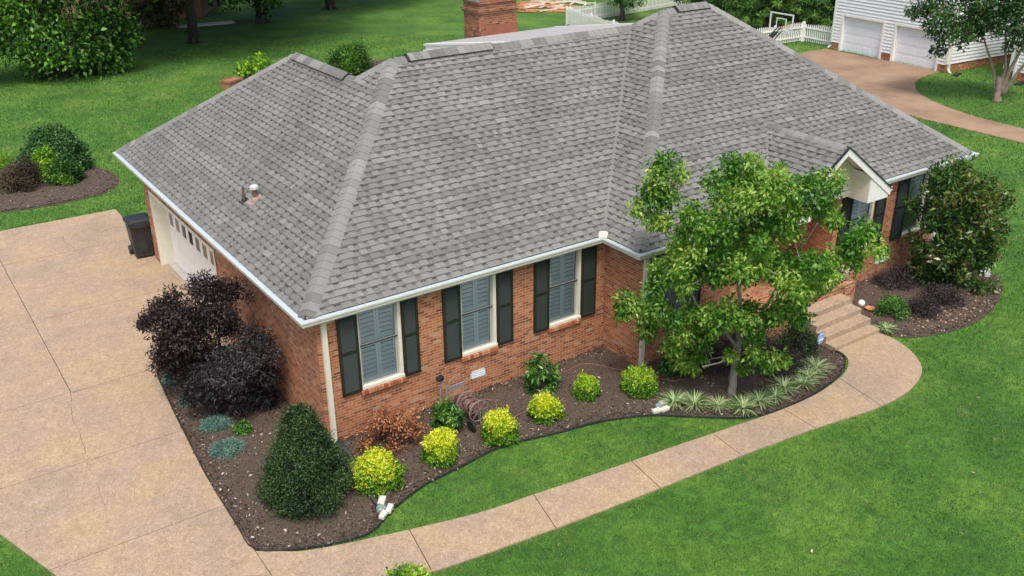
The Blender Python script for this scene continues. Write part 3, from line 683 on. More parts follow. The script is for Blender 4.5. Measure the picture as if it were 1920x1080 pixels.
b.box(GX-1.6,GX+1.6,-1.235,-1.2,2.83,3.1); b.build("gable_siding", 'cream', gob)
for s in (1,-1):
    b = MB(); x = GX+s*1.08
    for i in range(5): b.box(x-.008 if s > 0 else x, x if s > 0 else x+.008, GY+.02, -1.27, 2.85+i*.11, 2.85+i*.11+.098)
    b.build("boxed_return", 'cream', gob)
b = MB()
for s in (-1,1): rake(b, GY-.055, GY+.02, -.012, .022, s, 1.95)
b.build("drip_edge", 'black', gob)
b = MB(); b.box(GX+1.83, GX+2.02, GY-.02, -1.38, 2.93, 3.05); b.build("gutter_end", 'white', gob, bevel=.02)

# windows
def make_window(x0, x1, y, name="window"):
    b = MB(); j = .055; yo, yi = y-.02, y+.10
    b.box(x0+.001,x0+j*.6,yo+.03,yi,WZ0+.055,WZ1-.001,.5); b.box(x1-j*1.3,x1-.001,yo,yi,WZ0+.055,WZ1-.001,.5); b.box(x0+j*.6,x1-j*1.3,yo+.003,yi,WZ1-.05,WZ1-.002,.5); b.box(x0-.01,x1+.012,yo-.025,yi+.004,WZ0-.004,WZ0+.055,.5)
    w = b.build(name, 'cream', house, loc=((x0+x1)/2, y, WZ0))
    a, c_ = x0+j*.6, x1-j*1.3; zm = (WZ0+WZ1)/2+.06; b = MB()
    for z0, z1, yy in ((WZ0+.055, zm, y+.045), (zm-.02, WZ1-.05, y+.02)):
        b.box(a+.001,a+.03,yy,yy+.03,z0,z1); b.box(c_-.05,c_-.001,yy,yy+.03,z0,z1); b.box(a+.03,c_-.05,yy,yy+.03,z0,z0+.035); b.box(a+.03,c_-.05,yy,yy+.03,z1-.03,z1)
    b.build("sash", 'sash', w)
    b = MB(); b.box(a+.002, c_-.002, y+.012, y+.0195, zm-.026, zm+.010); b.build("sash_bar", 'sashdark', w)
    b = MB(); b.quad((a+.02,y+.06,WZ0+.06),(c_-.03,y+.06,WZ0+.06),(c_-.03,y+.06,zm),(a+.02,y+.06,zm)); b.quad((a+.02,y+.034,zm),(c_-.03,y+.034,zm),(c_-.03,y+.034,WZ1-.06),(a+.02,y+.034,WZ1-.06)); b.build("pane", 'glass', w)
    b = MB(); yb = y+.078; m_ = (a+c_)/2
    for p, q in ((a+.01,m_-.004),(m_+.004,c_-.03)):
        for z0, z1 in ((WZ0+.10, zm-.02), (zm-.018, WZ1-.06)):
            b.box(p,p+.05,yb,yb+.03,z0,z1); b.box(q-.05,q,yb,yb+.03,z0,z1); b.box(p+.05,q-.05,yb,yb+.03,z0,z0+.07); b.box(p+.05,q-.05,yb,yb+.03,z1-.07,z1)
            z = z0+.10
            while z < z1-.09: b.obox(((p+q)/2, yb+.018, z), q-p-.1, .078, .010, 0, math.radians(42)); z += .100
    b.build("louvred_blind", 'louver', w); b = MB(); b.box(a+.002, c_-.002, y+.062, yb+.03, WZ0+.056, WZ0+.095); b.build("inner_stool", 'cream', w)
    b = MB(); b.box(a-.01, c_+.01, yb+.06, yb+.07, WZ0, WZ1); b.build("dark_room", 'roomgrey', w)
    b = MB(); k = int((x1-x0+.08)/.073)
    for i in range(k): xa = x0-.04+i*.073; b.hexa([(xa,y-.075,WZ0-.105),(xa+.063,y-.075,WZ0-.105),(xa+.063,y+.02,WZ0-.075),(xa,y+.02,WZ0-.075),(xa,y-.075,WZ0-.025),(xa+.063,y-.075,WZ0-.025),(xa+.063,y+.02,WZ0-.004),(xa,y+.02,WZ0-.004)])
    b.build("sill", m_sill, w); return w
m_sill = m_tone("sill_brick", [(0,(.27,.085,.04)),(.5,(.44,.15,.07)),(1,(.55,.28,.17))], .9, 60, .25)
def make_shutter(x0, x1, y):
    b = MB(); yo = y-.045; z0, z1 = WZ0-.02, WZ1+.0; zm = (z0+z1)/2+.03; f = .055
    b.box(x0,x0+f,yo,y,z0,z1); b.box(x1-f,x1,yo,y,z0,z1); b.box(x0+f,x1-f,yo,y,z0,z0+f*1.2); b.box(x0+f,x1-f,yo,y,z1-f*1.2,z1); b.box(x0+f,x1-f,yo,y,zm-.03,zm+.03)
    s = b.build("shutter", 'shutter', house, loc=((x0+x1)/2, y, z0))
    b = MB()
    for a, c_ in ((z0+f*1.2, zm-.03), (zm+.03, z1-f*1.2)):
        z = a+.012
        while z < c_-.012: b.obox(((x0+x1)/2, y-.02, z), x1-x0-2*f, .034, .006, 0, math.radians(50)); z += .026
        b.quad((x0+f,y-.006,a),(x1-f,y-.006,a),(x1-f,y-.006,c_),(x0+f,y-.006,c_))
    b.build("louvre_panel", m_lp, s); return s
m_lp = m_noise("louvre_panel_green", (.018,.027,.022), (.026,.037,.031), 3, .5, bump=.02)
for x0, x1 in WIN_A: make_window(x0, x1, LY)
for x0, x1 in WIN_B: make_window(x0, x1, BY)
for x0, x1 in ((.66,1.09),(2.07,2.44),(3.03,3.46),(4.37,4.79),(5.36,5.78),(6.69,7.12)): make_shutter(x0, x1, LY)
for x0, x1 in ((7.48,7.91),(8.85,9.27),(14.18,14.61),(15.63,16.05),(16.52,17.01),(17.92,18.34)): make_shutter(x0, x1, BY)
# front door inside the porch
b = MB(); b.box(11.85,12.85,PY+.06,PY+.10,.79,2.82); d = b.build("front_door", m_noise("door_red", (.10,.02,.015),(.14,.03,.02),4,.4), house)
b = MB()
for xa in (11.97,12.42):
    for za, zb in ((.9,1.4),(1.5,2.0),(2.1,2.65)): b.box(xa,xa+.32,PY+.045,PY+.06,za,zb)
b.build("door_panel", 'terracotta', d); b = MB(); b.lathe([(0,0),(.03,.0),(.03,.03),(0,.04)],12,(12.78,PY+.02,1.75)); b.build("handle", 'gmetal', d)
# garage door
b = MB(); gx = .62
for i in range(4): b.box(gx, gx+.045, 6.14, 11.32, .04+i*.545, .04+i*.545+.535)
for i in range(4):
    for j in range(9):
        y = 11.25-.575*j
        if i != 2: b.box(gx-.008, gx, y-.50, y, .09+i*.545, .50+i*.545)
gd = b.build("garage_door", 'white', house, loc=(gx, 8.7, 0.03))
for j in range(9):
    y = 11.22-.575*j; b = MB(); b.box(gx-.014, gx, y-.47, y-.02, 1.22, 1.27); b.box(gx-.014, gx, y-.47, y-.02, 1.66, 1.70); b.box(gx-.014, gx, y-.47, y-.42, 1.27, 1.66); b.box(gx-.014, gx, y-.07, y-.02, 1.27, 1.66)
    w_ = b.build("door_window", 'white', gd)
    b = MB(); b.box(gx-.006, gx-.002, y-.42, y-.07, 1.27, 1.66); b.build("pane", mat("garage_glass_%d" % j, ((.10,.10,.09),(.09,.09,.08),(.008,.009,.010),(.008,.009,.010),(.02,.022,.02),(.09,.06,.045),(.10,.065,.05),(.02,.02,.02),(.02,.02,.02))[j], .12), w_)  # grey, black and brown reflections painted into the pane colours
b = MB(); b.box(.235,.62,11.32,11.37,0,2.2); b.box(.235,.62,6.06,6.11,0,2.2); b.box(.236,.619,6.06,11.37,2.2,2.26)
b.box(.225,.2345,11.335,11.42,0,2.2); b.box(.225,.2345,6.0,6.09,0,2.2); b.box(.224,.2346,6.0,11.42,2.2,2.3)
b.build("door_casing", 'cream', house)
b = MB(); b.box(.40,.62,6.12,11.31,.036,.055); b.build("door_threshold", m_noise('grey_sill', (.36,.34,.31), (.5,.48,.44), 6, .8), house)
# foundation vents
for (x0,x1,y,z0) in ((3.67,4.05,LY,.38),(16.04,16.46,BY,.42)):
    b = MB(); f = .02; z1 = z0+.18; b.box(x0,x1,y-.02,y+.0,z0,z0+f); b.box(x0,x1,y-.02,y,z1-f,z1); b.box(x0,x0+f,y-.02,y,z0,z1); b.box(x1-f,x1,y-.02,y,z0,z1)
    for i in range(3): b.obox(((x0+x1)/2,y-.012,z0+.045+i*.045), x1-x0-.04, .035,.004,0,math.radians(40))
    b.box(x0+.02,x1-.02,y-.006,y-.003,z0+.02,z1-.02); b.build("foundation_vent", m_noise("vent_paint", (.55,.62,.65),(.66,.70,.70),9,.5), house)
# downspouts
def downspout(x, y, zt, zb=.04, out=0.0, elbow=True, m='cream'):
    b = MB(); w, d_ = .052, .038
    b.box(x-w,x+w,y-2*d_,y,zb,zt-.12)
    b.box(x-w+.006,x-w+.018,y-2*d_-.006,y-2*d_,zb,zt-.12); b.box(x+w-.018,x+w-.006,y-2*d_-.006,y-2*d_,zb,zt-.12)
    b.tube([(x,y-d_,zt-.14),(x+.04,y-d_-.01,zt-.08),(x+.17,y-d_-.05,zt-.05),(x+.2,y-d_-.07,zt+.04)], .05, 8)
    b.tube([(x,y-d_,zb+.03),(x,y-d_-.06,zb-.02)], .045, 8)
    return b.build("downspout", m, house)
downspout(.385, LY, 2.86); downspout(7.50, BY, 2.86); downspout(18.60, BY, 2.86, m='white')
# plumbing vents on the garage slope
def on_left(x, y): return EZ+mL*x
x, y = .87, 5.22; z = on_left(x, y); b = MB(); b.lathe([(.03,-.05),(.03,.30),(.022,.30),(.022,0)], 14, (x,y,z)); p = b.build("vent_pipe", m_noise("rust_pipe", (.10,.05,.035),(.17,.09,.06),20,.8), roof)
b = MB(); b.lathe([(.085,-.07),(.06,.03),(.034,.07)], 14, (x,y,z)); b.obox((x-.02,y,z-.005), .3,.26,.02,0,0,-math.atan(mL)); b.build("pipe_flashing", 'black', p)
x, y = 1.01, 4.86; z = on_left(x, y); b = MB(); b.lathe([(.055,-.05),(.055,.20),(.06,.2),(.06,.22)], 18, (x,y,z)); p = b.build("flue_pipe", M['gmetal'] if 0 else m_noise("brown_pipe", (.12,.07,.05),(.2,.12,.09),20,.7), roof)
b = MB(); b.lathe([(.055,.22),(.10,.24),(.10,.30),(.075,.32),(0,.33)], 20, (x,y,z)); b.build("flue_cap", m_noise('galvanised_cap', (.50,.51,.51), (.62,.63,.62), 12, .5), p, smooth=False)
b = MB(); b.lathe([(.12,-.09),(.085,.02),(.058,.05)], 16, (x,y,z)); b.obox((x-.03,y,z-.005), .34,.32,.02,0,0,-math.atan(mL)); b.build("pipe_flashing", m_noise("pink_flashing", (.30,.20,.17),(.38,.28,.25),8,.6), p)
b = MB()
MB().box(18.6, 19.4, -1.15, 9.3, 2.853, 2.859).build("side_soffit", 'cream', house)
MB().box(.1, 7.8, 11.9, 13.25, 2.845, 2.851).build("rear_soffit", 'cream', house)
# ------------------------------------------------------------------ front steps
b = MB(); SX0, SX1 = 11.70, 13.38; fr = [-3.25,-2.96,-2.65,-2.32,-1.97]
def rb(b, x0, x1, y0, y1, z0, z1, r=.012):
    b.box(x0, x1, y0, y1, z0, z1-r); b.hexa([(x0,y0,z1-r),(x1,y0,z1-r),(x1,y1,z1-r),(x0,y1,z1-r),(x0+r,y0+r,z1),(x1-r,y0+r,z1),(x1-r,y1,z1),(x0+r,y1,z1)])
st = empty("front_steps", ((SX0+SX1)/2, -3.25, 0), "four tan aggregate concrete steps up to the front porch", "steps")
for i in range(4):
    b = MB(); rb(b, SX0+(.01*i), SX1+(.02*i), fr[i], fr[i+1] if i < 3 else -1.97, -.02 if i == 0 else .15*i-.14, .15*(i+1)); b.build("step", 'conc', st)
    if i: MB().box(SX0+.02, SX1-.0, fr[i]+.012, -1.975, -.02, .15*i-.14+.0).build("step_core", 'conc', st) if i == 3 else None

# ------------------------------------------------------------------ leaf materials
M['l_main'] = m_leaf("fresh_green_leaf", [(.034,.125,.014), (.082,.235,.026), (.18,.37,.042), (.40,.55,.12)], .42, .4)
M['l_maple'] = m_leaf("purple_leaf", [(.009,.006,.007), (.020,.013,.014), (.040,.027,.029), (.075,.052,.054)], .15, .6)
M['l_lace'] = m_leaf("dark_purple_leaf", [(.007,.009,.009), (.015,.015,.017), (.034,.030,.035), (.058,.054,.058)], .12, .6)
M['l_plum'] = m_leaf('plum_leaf', [(.012,.010,.012), (.028,.022,.026), (.056,.045,.051), (.085,.068,.072)], .15, .6)
M['l_mag'] = m_leaf("magnolia_leaf", [(.020,.060,.014), (.040,.105,.020), (.070,.155,.026), (.12,.23,.04), (.15,.15,.045)], .22, .3)
M['l_crape'] = m_leaf("deep_green_leaf", [(.018,.065,.020), (.036,.110,.028), (.065,.160,.038), (.10,.21,.055)], .2, .4)
M['l_dark'] = m_leaf("shade_green_leaf", [(.010,.040,.006), (.028,.095,.012), (.066,.185,.020), (.17,.36,.04)], .25, .4)
M['l_lime'] = m_leaf("lime_leaf", [(.07,.20,.012), (.20,.38,.016), (.50,.63,.024), (.72,.74,.05)], .3, .4)
M['l_limeg'] = m_leaf("bright_green_leaf", [(.06,.18,.012), (.13,.32,.018), (.24,.47,.025), (.42,.58,.05)], .3, .4)
M['l_holly'] = m_leaf("holly_leaf", [(.010,.030,.008), (.020,.050,.012), (.036,.078,.018), (.06,.12,.03)], .1, .55)
M['l_rust'] = m_leaf("rust_leaf", [(.12,.040,.018), (.27,.09,.036), (.42,.16,.062), (.52,.27,.14)], .15, .6)
M['l_laurel'] = m_leaf("laurel_leaf", [(.018,.080,.016), (.045,.150,.026), (.085,.235,.036), (.17,.35,.06)], .2, .28)
M['l_blue'] = m_leaf("juniper_leaf", [(.045,.11,.095), (.085,.19,.155), (.14,.27,.22), (.21,.34,.28)], .1, .6)
M['l_lili'] = m_leaf("variegated_blade", [(.05,.13,.03), (.14,.26,.07), (.34,.45,.20), (.55,.62,.38)], .25, .45)
M['l_bronze'] = m_leaf("bronze_twig_leaf", [(.03,.022,.016), (.06,.042,.03), (.10,.075,.045), (.13,.11,.06)], .1, .6)
M['l_conif'] = m_leaf("conifer_needle", [(.025,.085,.015), (.060,.160,.022), (.115,.250,.035), (.20,.36,.07)], .15, .6)

def tree_from_clumps(name, base, clumps, label, cat, m, bark, trunk, per, size, seed, forks=None, group=None, asp=.5, droop=.25, tvar=.4, twig=.012, up=.5, inner=None, shell=.45):
    t = empty(name, base, label, cat, group); g = random.Random(seed); b = MB(); B = Vector(base)
    ends = []
    for pts, r0, r1 in trunk:
        P = [B+Vector(p) for p in pts]; fine = []; k = 5
        for i in range(len(P)-1):
            for j in range(k): fine.append(P[i].lerp(P[i+1], j/k)+Vector((g.uniform(-1,1), g.uniform(-1,1), 0))*r1*.14*(1 if (i or j) else 0))
        fine.append(P[-1]); n = len(fine); rr = [r0+(r1-r0)*(i/(n-1))**.8 for i in range(n)]
        if (P[0]-B).length < .01: rr[0] *= 1.35
        b.tube(fine, rr, 9); ends += fine[int(n*.35):]
    for c in sorted(clumps, key=lambda c: (Vector(c[:3])-B).length):
        cv = Vector(c[:3]); cand = [e for e in ends if e.z < cv.z+.6] or ends
        e = min(cand, key=lambda e: (e-cv).length+.6*max(0, (cv-e).length-1.2)); L = (e-cv).length
        if L > 1.0: e = min(ends, key=lambda e: (e-cv).length); L = (e-cv).length
        if L > 1.3: e = cv.lerp(e, 1.3/L); L = 1.3
        if L < .15: continue
        pts = limb(b, e, cv, max(twig, min(.045, L*.02+twig)), twig*.5, 5, 4, .12, g, sag=.04); ends += pts[1:5]
    b.build("trunk", bark, t, smooth=True)
    foliage("crown", clumps, m, t, per, size, asp, droop, seed, 1., shell, tvar, up=up); return t
# clump data: x, y, z, radius (metres)
CL_MAIN = [[6.99,-2.03,5.22,0.31],[6.9,-1.96,4.95,0.31],[7.24,-2.24,5.02,0.2],[6.84,-1.91,4.58,0.31],[6.84,-1.91,4.58,0.31],[7.04,-2.15,4.55,0.26],[6.44,-1.85,4.33,0.18],[6.73,-1.92,4.12,0.23],[6.87,-2.22,4.08,0.21],[7.23,-1.85,3.88,0.21],[7.89,-3.02,5.25,0.28],[8.1,-2.83,5.16,0.28],[8.13,-3.31,5.33,0.25],[7.21,-3.16,5.11,0.27],[7.84,-3.12,4.87,0.31],[8.64,-2.4,4.52,0.32],[8.13,-3.42,5.0,0.3],[8.77,-2.87,4.73,0.32],[7.96,-4.03,5.3,0.25],[8.78,-3.36,4.96,0.26],[7.74,-4.08,4.96,0.29],[9.16,-2.91,4.33,0.32],[7.56,-3.77,4.81,0.3],[8.87,-2.64,4.2,0.32],[7.38,-3.31,4.71,0.3],[8.07,-4.27,5.05,0.25],[9.3,-3.29,4.52,0.27],[8.55,-4.28,5.1,0.23],[9.03,-3.91,4.91,0.23],[8.99,-4.26,5.16,0.2],[9.14,-4.5,5.15,0.18],[8.77,-4.64,5.01,0.23],[8.46,-4.57,4.85,0.27],[8.28,-4.27,4.65,0.3],[9.47,-3.34,4.12,0.33],[8.77,-4.65,4.61,0.25],[8.7,-4.89,4.54,0.18],[9.72,-4.16,4.09,0.19],[6.73,-3.1,4.54,0.25],[7.97,-1.9,3.9,0.27],[6.79,-2.88,4.09,0.25],[6.87,-3.32,4.32,0.3],[8.39,-1.88,3.51,0.33],[7.25,-3.49,4.28,0.3],[8.57,-2.29,3.6,0.33],[8.04,-3.36,4.11,0.31],[8.11,-3.85,4.3,0.3],[8.74,-3.33,4.0,0.32],[8.33,-4.17,4.2,0.25],[9.22,-3.47,3.77,0.27],[6.85,-2.71,3.64,0.25],[7.71,-1.86,3.14,0.27],[6.86,-3.18,3.75,0.25],[7.66,-2.42,3.29,0.27],[7.18,-3.4,3.8,0.3],[8.82,-1.9,2.89,0.34],[7.94,-3.31,3.58,0.31],[9.24,-2.18,2.88,0.34],[7.48,-4.25,4.11,0.25],[8.7,-3.23,3.48,0.27],[7.68,-4.07,3.58,0.3],[9.42,-2.63,2.63,0.34],[8.35,-4.01,3.45,0.31],[9.32,-3.24,2.93,0.33],[7.87,-4.56,3.4,0.25],[9.41,-3.35,2.54,0.28],[7.19,-4.08,3.61,0.3],[8.6,-2.85,2.8,0.33],[7.24,-3.41,3.25,0.25],[7.99,-2.73,2.8,0.27],[6.62,-3.05,3.44,0.25],[7.84,-1.84,2.7,0.28],[6.84,-2.18,3.08,0.21],[7.16,-1.85,2.88,0.21],[6.88,-2.53,2.91,0.23],[6.82,-3.02,2.99,0.23],[7.85,-2.02,2.34,0.25],[7.18,-3.05,3.24,0.21],[8.2,-2.09,2.64,0.22],[8.48,-4.46,3.52,0.28],[9.04,-4.03,3.23,0.29],[8.08,-5.15,3.87,0.27],[9.4,-4.18,3.19,0.3],[8.39,-5.18,3.59,0.25],[9.5,-4.38,3.01,0.27],[8.8,-4.98,3.83,0.25],[8.78,-5.26,4.03,0.2],[9.75,-4.59,3.57,0.21],[9.09,-5.19,3.67,0.23],[9.37,-5.12,4.21,0.26],[9.85,-4.8,3.99,0.26],[8.87,-5.26,4.27,0.2],[9.2,-5.51,4.02,0.2],[9.63,-5.44,3.89,0.13],[8.52,-4.78,3.19,0.26],[9.64,-3.95,2.59,0.28],[7.89,-4.92,3.31,0.25],[9.54,-3.67,2.39,0.28],[8.3,-4.54,2.73,0.26],[9.01,-3.99,2.31,0.27],[8.21,-4.26,2.53,0.26],[9.37,-3.34,1.83,0.28],[8.27,-3.99,2.24,0.24],[9.21,-3.23,1.65,0.25],[8.43,-4.59,2.44,0.21],[9.26,-3.97,1.94,0.22],[6.62,-2.31,2.67,0.26],[6.47,-1.64,2.22,0.24],[6.63,-1.94,2.12,0.29],[6.63,-2.48,2.27,0.26],[7.22,-1.87,1.86,0.27],[6.44,-1.62,1.93,0.19],[6.44,-1.62,1.93,0.19],[6.84,-1.91,1.63,0.27],[6.89,-1.95,1.39,0.19],[6.72,-2.85,2.17,0.23],[7.72,-1.85,1.46,0.25],[7.12,-2.93,2.2,0.26],[7.95,-2.14,1.64,0.28],[7.16,-3.38,2.37,0.26],[8.62,-2.04,1.4,0.29],[7.0,-2.88,1.8,0.26],[7.25,-3.21,1.81,0.24],[8.03,-2.48,1.26,0.25],[7.19,-3.69,2.38,0.26],[7.42,-3.65,2.57,0.23],[8.19,-2.97,2.08,0.25],[7.16,-2.46,1.28,0.25],[7.39,-2.23,1.1,0.25],[7.49,-2.46,0.87,0.28],[7.65,-2.62,0.7,0.22],[7.62,-2.84,1.06,0.19],[7.21,-3.51,2.07,0.21],[7.69,-3.84,2.29,0.26],[8.67,-3.0,1.66,0.28],[8.07,-3.81,1.88,0.24],[8.62,-3.36,1.52,0.25],[8.02,-3.66,2.4,0.18],[8.9,-2.91,1.86,0.2],[8.27,-3.86,1.19,0.22],[8.42,-4.12,1.31,0.22],[8.63,-4.21,1.23,0.14],[9.0,-3.92,0.98,0.14],[8.68,-3.81,0.85,0.17],[8.01,-3.92,1.48,0.19],[8.82,-3.25,0.92,0.2],[7.88,-3.44,1.24,0.16],[8.31,-3.07,0.94,0.17],[8.33,-3.36,0.76,0.14],[8.35,-3.35,0.74,0.14]]
CL_MAPLE = [[-0.84,3.55,2.51,0.31],[-0.83,3.6,2.49,0.31],[-0.5,3.46,2.38,0.31],[-0.5,3.46,2.38,0.31],[-0.2,3.36,2.37,0.24],[-0.12,2.74,2.44,0.12],[-1.52,3.42,2.53,0.24],[-1.75,3.69,2.21,0.24],[-1.68,4.02,2.05,0.24],[-2.06,3.53,2.12,0.17],[-1.95,4.06,1.86,0.17],[-2.14,3.79,1.93,0.09],[-2.13,3.86,1.89,0.09],[-1.55,3.31,2.16,0.34],[-1.35,4.17,1.76,0.35],[-1.08,3.4,1.92,0.38],[-0.93,3.96,1.64,0.39],[-0.72,2.92,2.11,0.37],[-0.4,4.04,1.57,0.39],[-0.5,3.13,1.71,0.27],[-0.31,3.78,1.38,0.28],[-1.78,3.47,1.84,0.31],[-1.5,3.19,1.69,0.37],[-1.25,4.27,1.15,0.39],[-1.04,3.26,1.38,0.41],[-1.8,3.42,1.4,0.31],[-1.85,3.78,0.99,0.25],[-1.53,3.72,0.88,0.39],[-1.53,3.72,0.88,0.39],[-1.2,3.46,0.93,0.35],[-1.11,3.83,0.73,0.36]]
CL_LACE = [[-0.38,2.18,1.78,0.3],[-0.19,2.02,1.65,0.26],[-0.16,1.73,1.48,0.23],[-0.56,1.81,1.5,0.36],[-0.26,1.88,1.01,0.26],[-0.2,2.07,0.9,0.27],[-0.99,1.76,1.24,0.36],[-0.79,2.49,0.83,0.37],[-0.54,2.11,0.7,0.33],[-0.39,2.61,0.41,0.34],[-0.24,2.13,0.36,0.24],[-0.24,2.13,0.36,0.24],[-1.13,2.32,0.66,0.3],[-0.86,2.08,0.42,0.23],[-1.27,2.44,0.31,0.17],[-1.56,2.42,0.79,0.27],[-1.51,2.64,0.67,0.27],[-1.71,2.52,0.68,0.2],[-0.98,2.06,1.49,0.29],[-0.78,2.78,1.1,0.31],[-1.22,2.35,1.11,0.3],[-1.18,2.52,1.02,0.3]]
CL_MAG = [[17.01,-2.29,3.36,0.24],[17.06,-2.58,3.38,0.24],[16.67,-2.07,3.14,0.24],[16.97,-1.9,3.04,0.24],[16.53,-2.53,3.2,0.28],[17.16,-2.17,2.98,0.29],[16.77,-2.86,3.15,0.28],[17.16,-3.05,3.04,0.26],[17.75,-2.73,2.83,0.27],[17.52,-3.23,2.88,0.24],[17.68,-3.5,2.65,0.19],[17.42,-3.45,2.56,0.24],[16.87,-3.37,2.79,0.28],[17.84,-2.86,2.43,0.3],[16.88,-2.97,2.71,0.33],[17.44,-2.67,2.51,0.34],[16.47,-2.74,2.82,0.33],[16.45,-2.28,2.83,0.26],[16.98,-1.97,2.64,0.27],[16.45,-2.01,2.71,0.17],[16.55,-1.53,2.27,0.17],[16.41,-1.8,2.15,0.19],[16.88,-1.52,1.96,0.2],[16.7,-1.95,2.17,0.24],[16.47,-2.41,2.36,0.29],[17.27,-1.94,2.05,0.3],[16.68,-2.76,2.28,0.33],[17.84,-2.12,1.84,0.35],[17.06,-3.02,2.18,0.34],[17.82,-2.61,1.89,0.35],[16.97,-3.51,2.27,0.29],[17.57,-3.55,1.91,0.19],[17.82,-3.42,1.81,0.2],[17.4,-3.57,1.63,0.24],[17.39,-3.21,1.61,0.29],[17.74,-3.03,1.47,0.3],[16.75,-3.1,1.82,0.33],[18.06,-2.39,1.28,0.35],[16.66,-2.68,1.84,0.29],[17.41,-2.26,1.54,0.3],[16.63,-2.4,1.9,0.24],[17.77,-1.74,1.44,0.25],[16.26,-2.34,1.97,0.21],[17.15,-1.81,1.6,0.22],[16.55,-2.88,1.42,0.29],[17.41,-2.4,1.05,0.3],[17.07,-3.1,1.27,0.29],[17.5,-2.88,1.09,0.3],[17.49,-3.43,1.19,0.25],[17.87,-3.23,1.03,0.25],[16.55,-2.47,1.28,0.24],[17.23,-2.08,0.99,0.25],[16.57,-1.81,1.3,0.2],[16.41,-2.1,1.14,0.17],[17.05,-1.72,0.86,0.17],[16.43,-2.78,1.08,0.29],[17.16,-2.95,0.82,0.29],[17.74,-2.64,0.56,0.3],[17.32,-3.31,0.9,0.25],[17.91,-3.01,0.65,0.25],[16.63,-1.99,0.61,0.25],[16.92,-1.82,0.48,0.25],[16.79,-1.89,0.22,0.25],[16.78,-2.3,0.34,0.3],[17.06,-2.62,0.33,0.3],[17.26,-2.51,0.25,0.3],[16.85,-3.19,0.6,0.24],[17.55,-2.82,0.27,0.25],[17.26,-3.39,0.27,0.22],[17.69,-3.52,0.2,0.2],[17.32,-2.78,0.2,0.2],[16.92,-2.1,0.2,0.2],[17.04,-2.46,0.22,0.25]]
CL_CRAPE = [[34.95,11.16,3.9,0.39],[34.99,11.46,3.86,0.28],[35.2,11.59,3.82,0.28],[35.41,10.89,3.5,0.39],[35.17,10.44,3.2,0.33],[36.41,11.23,2.96,0.34],[35.12,9.97,2.93,0.28],[36.63,10.91,2.63,0.29],[35.87,10.1,2.49,0.25],[35.82,10.54,2.08,0.25],[35.82,10.54,2.08,0.25],[36.0,10.28,2.1,0.2],[36.0,10.28,2.1,0.2],[35.34,10.9,4.09,0.45],[35.64,11.09,4.04,0.45],[34.71,9.83,4.09,0.44],[36.95,11.22,3.7,0.46],[34.9,9.84,3.5,0.44],[35.05,9.44,3.73,0.49],[37.19,10.74,3.35,0.52],[35.2,9.32,3.16,0.44],[37.25,10.55,2.77,0.46],[35.88,9.32,2.61,0.28],[35.49,9.21,4.28,0.55],[35.57,9.0,3.54,0.5],[36.75,9.69,3.33,0.51],[35.76,8.9,3.02,0.28],[37.15,9.72,2.75,0.29],[35.69,8.68,4.14,0.49],[37.42,9.68,3.85,0.51],[36.22,8.69,3.61,0.5],[37.3,9.31,3.42,0.51],[36.28,8.83,3.11,0.28],[37.4,9.47,2.9,0.29],[36.05,8.27,4.06,0.49],[38.27,9.53,3.69,0.52],[36.14,8.0,3.48,0.44],[38.42,9.27,3.07,0.46],[36.07,7.86,4.43,0.49],[37.81,8.83,4.15,0.51],[36.58,7.7,3.71,0.5],[37.99,8.47,3.46,0.51],[36.86,7.69,4.24,0.5],[38.71,8.68,3.95,0.52],[36.82,7.35,3.5,0.44],[38.16,8.06,3.26,0.46],[36.74,7.37,3.13,0.33],[37.11,7.72,2.61,0.28],[37.69,8.04,2.5,0.28],[37.66,7.51,2.53,0.28],[34.83,10.68,4.73,0.44],[34.91,9.94,4.8,0.55],[35.49,9.44,4.9,0.55],[37.14,10.43,4.66,0.57],[35.35,8.44,4.93,0.6],[37.41,9.63,4.62,0.63],[36.32,8.14,5.01,0.61],[37.23,8.65,4.89,0.62],[36.83,7.57,4.9,0.61],[37.9,8.15,4.74,0.62],[36.69,6.92,4.48,0.55],[38.49,7.86,4.21,0.57],[37.61,6.96,3.93,0.56],[37.06,6.74,3.42,0.5],[38.27,7.36,3.2,0.51],[37.84,6.86,4.62,0.56],[36.22,9.6,5.47,0.61],[36.76,8.93,5.63,0.67],[37.28,8.21,5.52,0.62],[35.6,9.98,5.39,0.5],[37.71,7.41,5.25,0.62],[38.05,6.58,3.94,0.45],[38.17,6.64,3.92,0.45]]
CL_BUSH = [[2.4,38.6,3.37,1.68],[2.91,41.88,2.9,1.78],[4.09,38.12,3.52,1.68],[5.91,38.54,3.03,1.39],[6.12,39.52,2.89,1.42],[6.87,38.73,2.09,0.87],[6.87,38.73,2.09,0.87],[1.54,39.46,2.03,1.4],[2.77,38.06,1.97,1.52],[3.07,39.92,1.65,1.58],[4.22,37.87,1.83,1.52],[4.71,40.41,1.39,1.6],[5.84,39.03,1.19,1.32],[5.84,39.03,1.19,1.32],[2.88,39.35,0.59,0.94],[4.29,39.4,0.57,0.94],[6.23,38.92,0.46,0.69],[0.64,38.82,2.87,1.38],[0.85,40.55,2.61,1.42],[1.73,38.38,4.97,1.82],[2.1,41.0,4.68,1.91],[3.72,38.29,5.33,2.13],[4.13,40.57,5.09,2.22],[5.44,37.23,5.05,1.65],[6.2,40.77,4.64,1.76],[-0.33,38.72,3.87,1.83],[-0.11,40.83,3.59,1.9],[-0.36,39.96,1.91,1.25],[-0.36,39.96,1.91,1.25],[-0.22,39.95,5.71,2.17],[-0.22,39.95,5.71,2.17],[2.9,38.81,6.83,2.14],[5.22,39.19,6.93,1.86],[5.29,39.17,0.38,0.57],[2.05,39.75,0.57,0.69]]

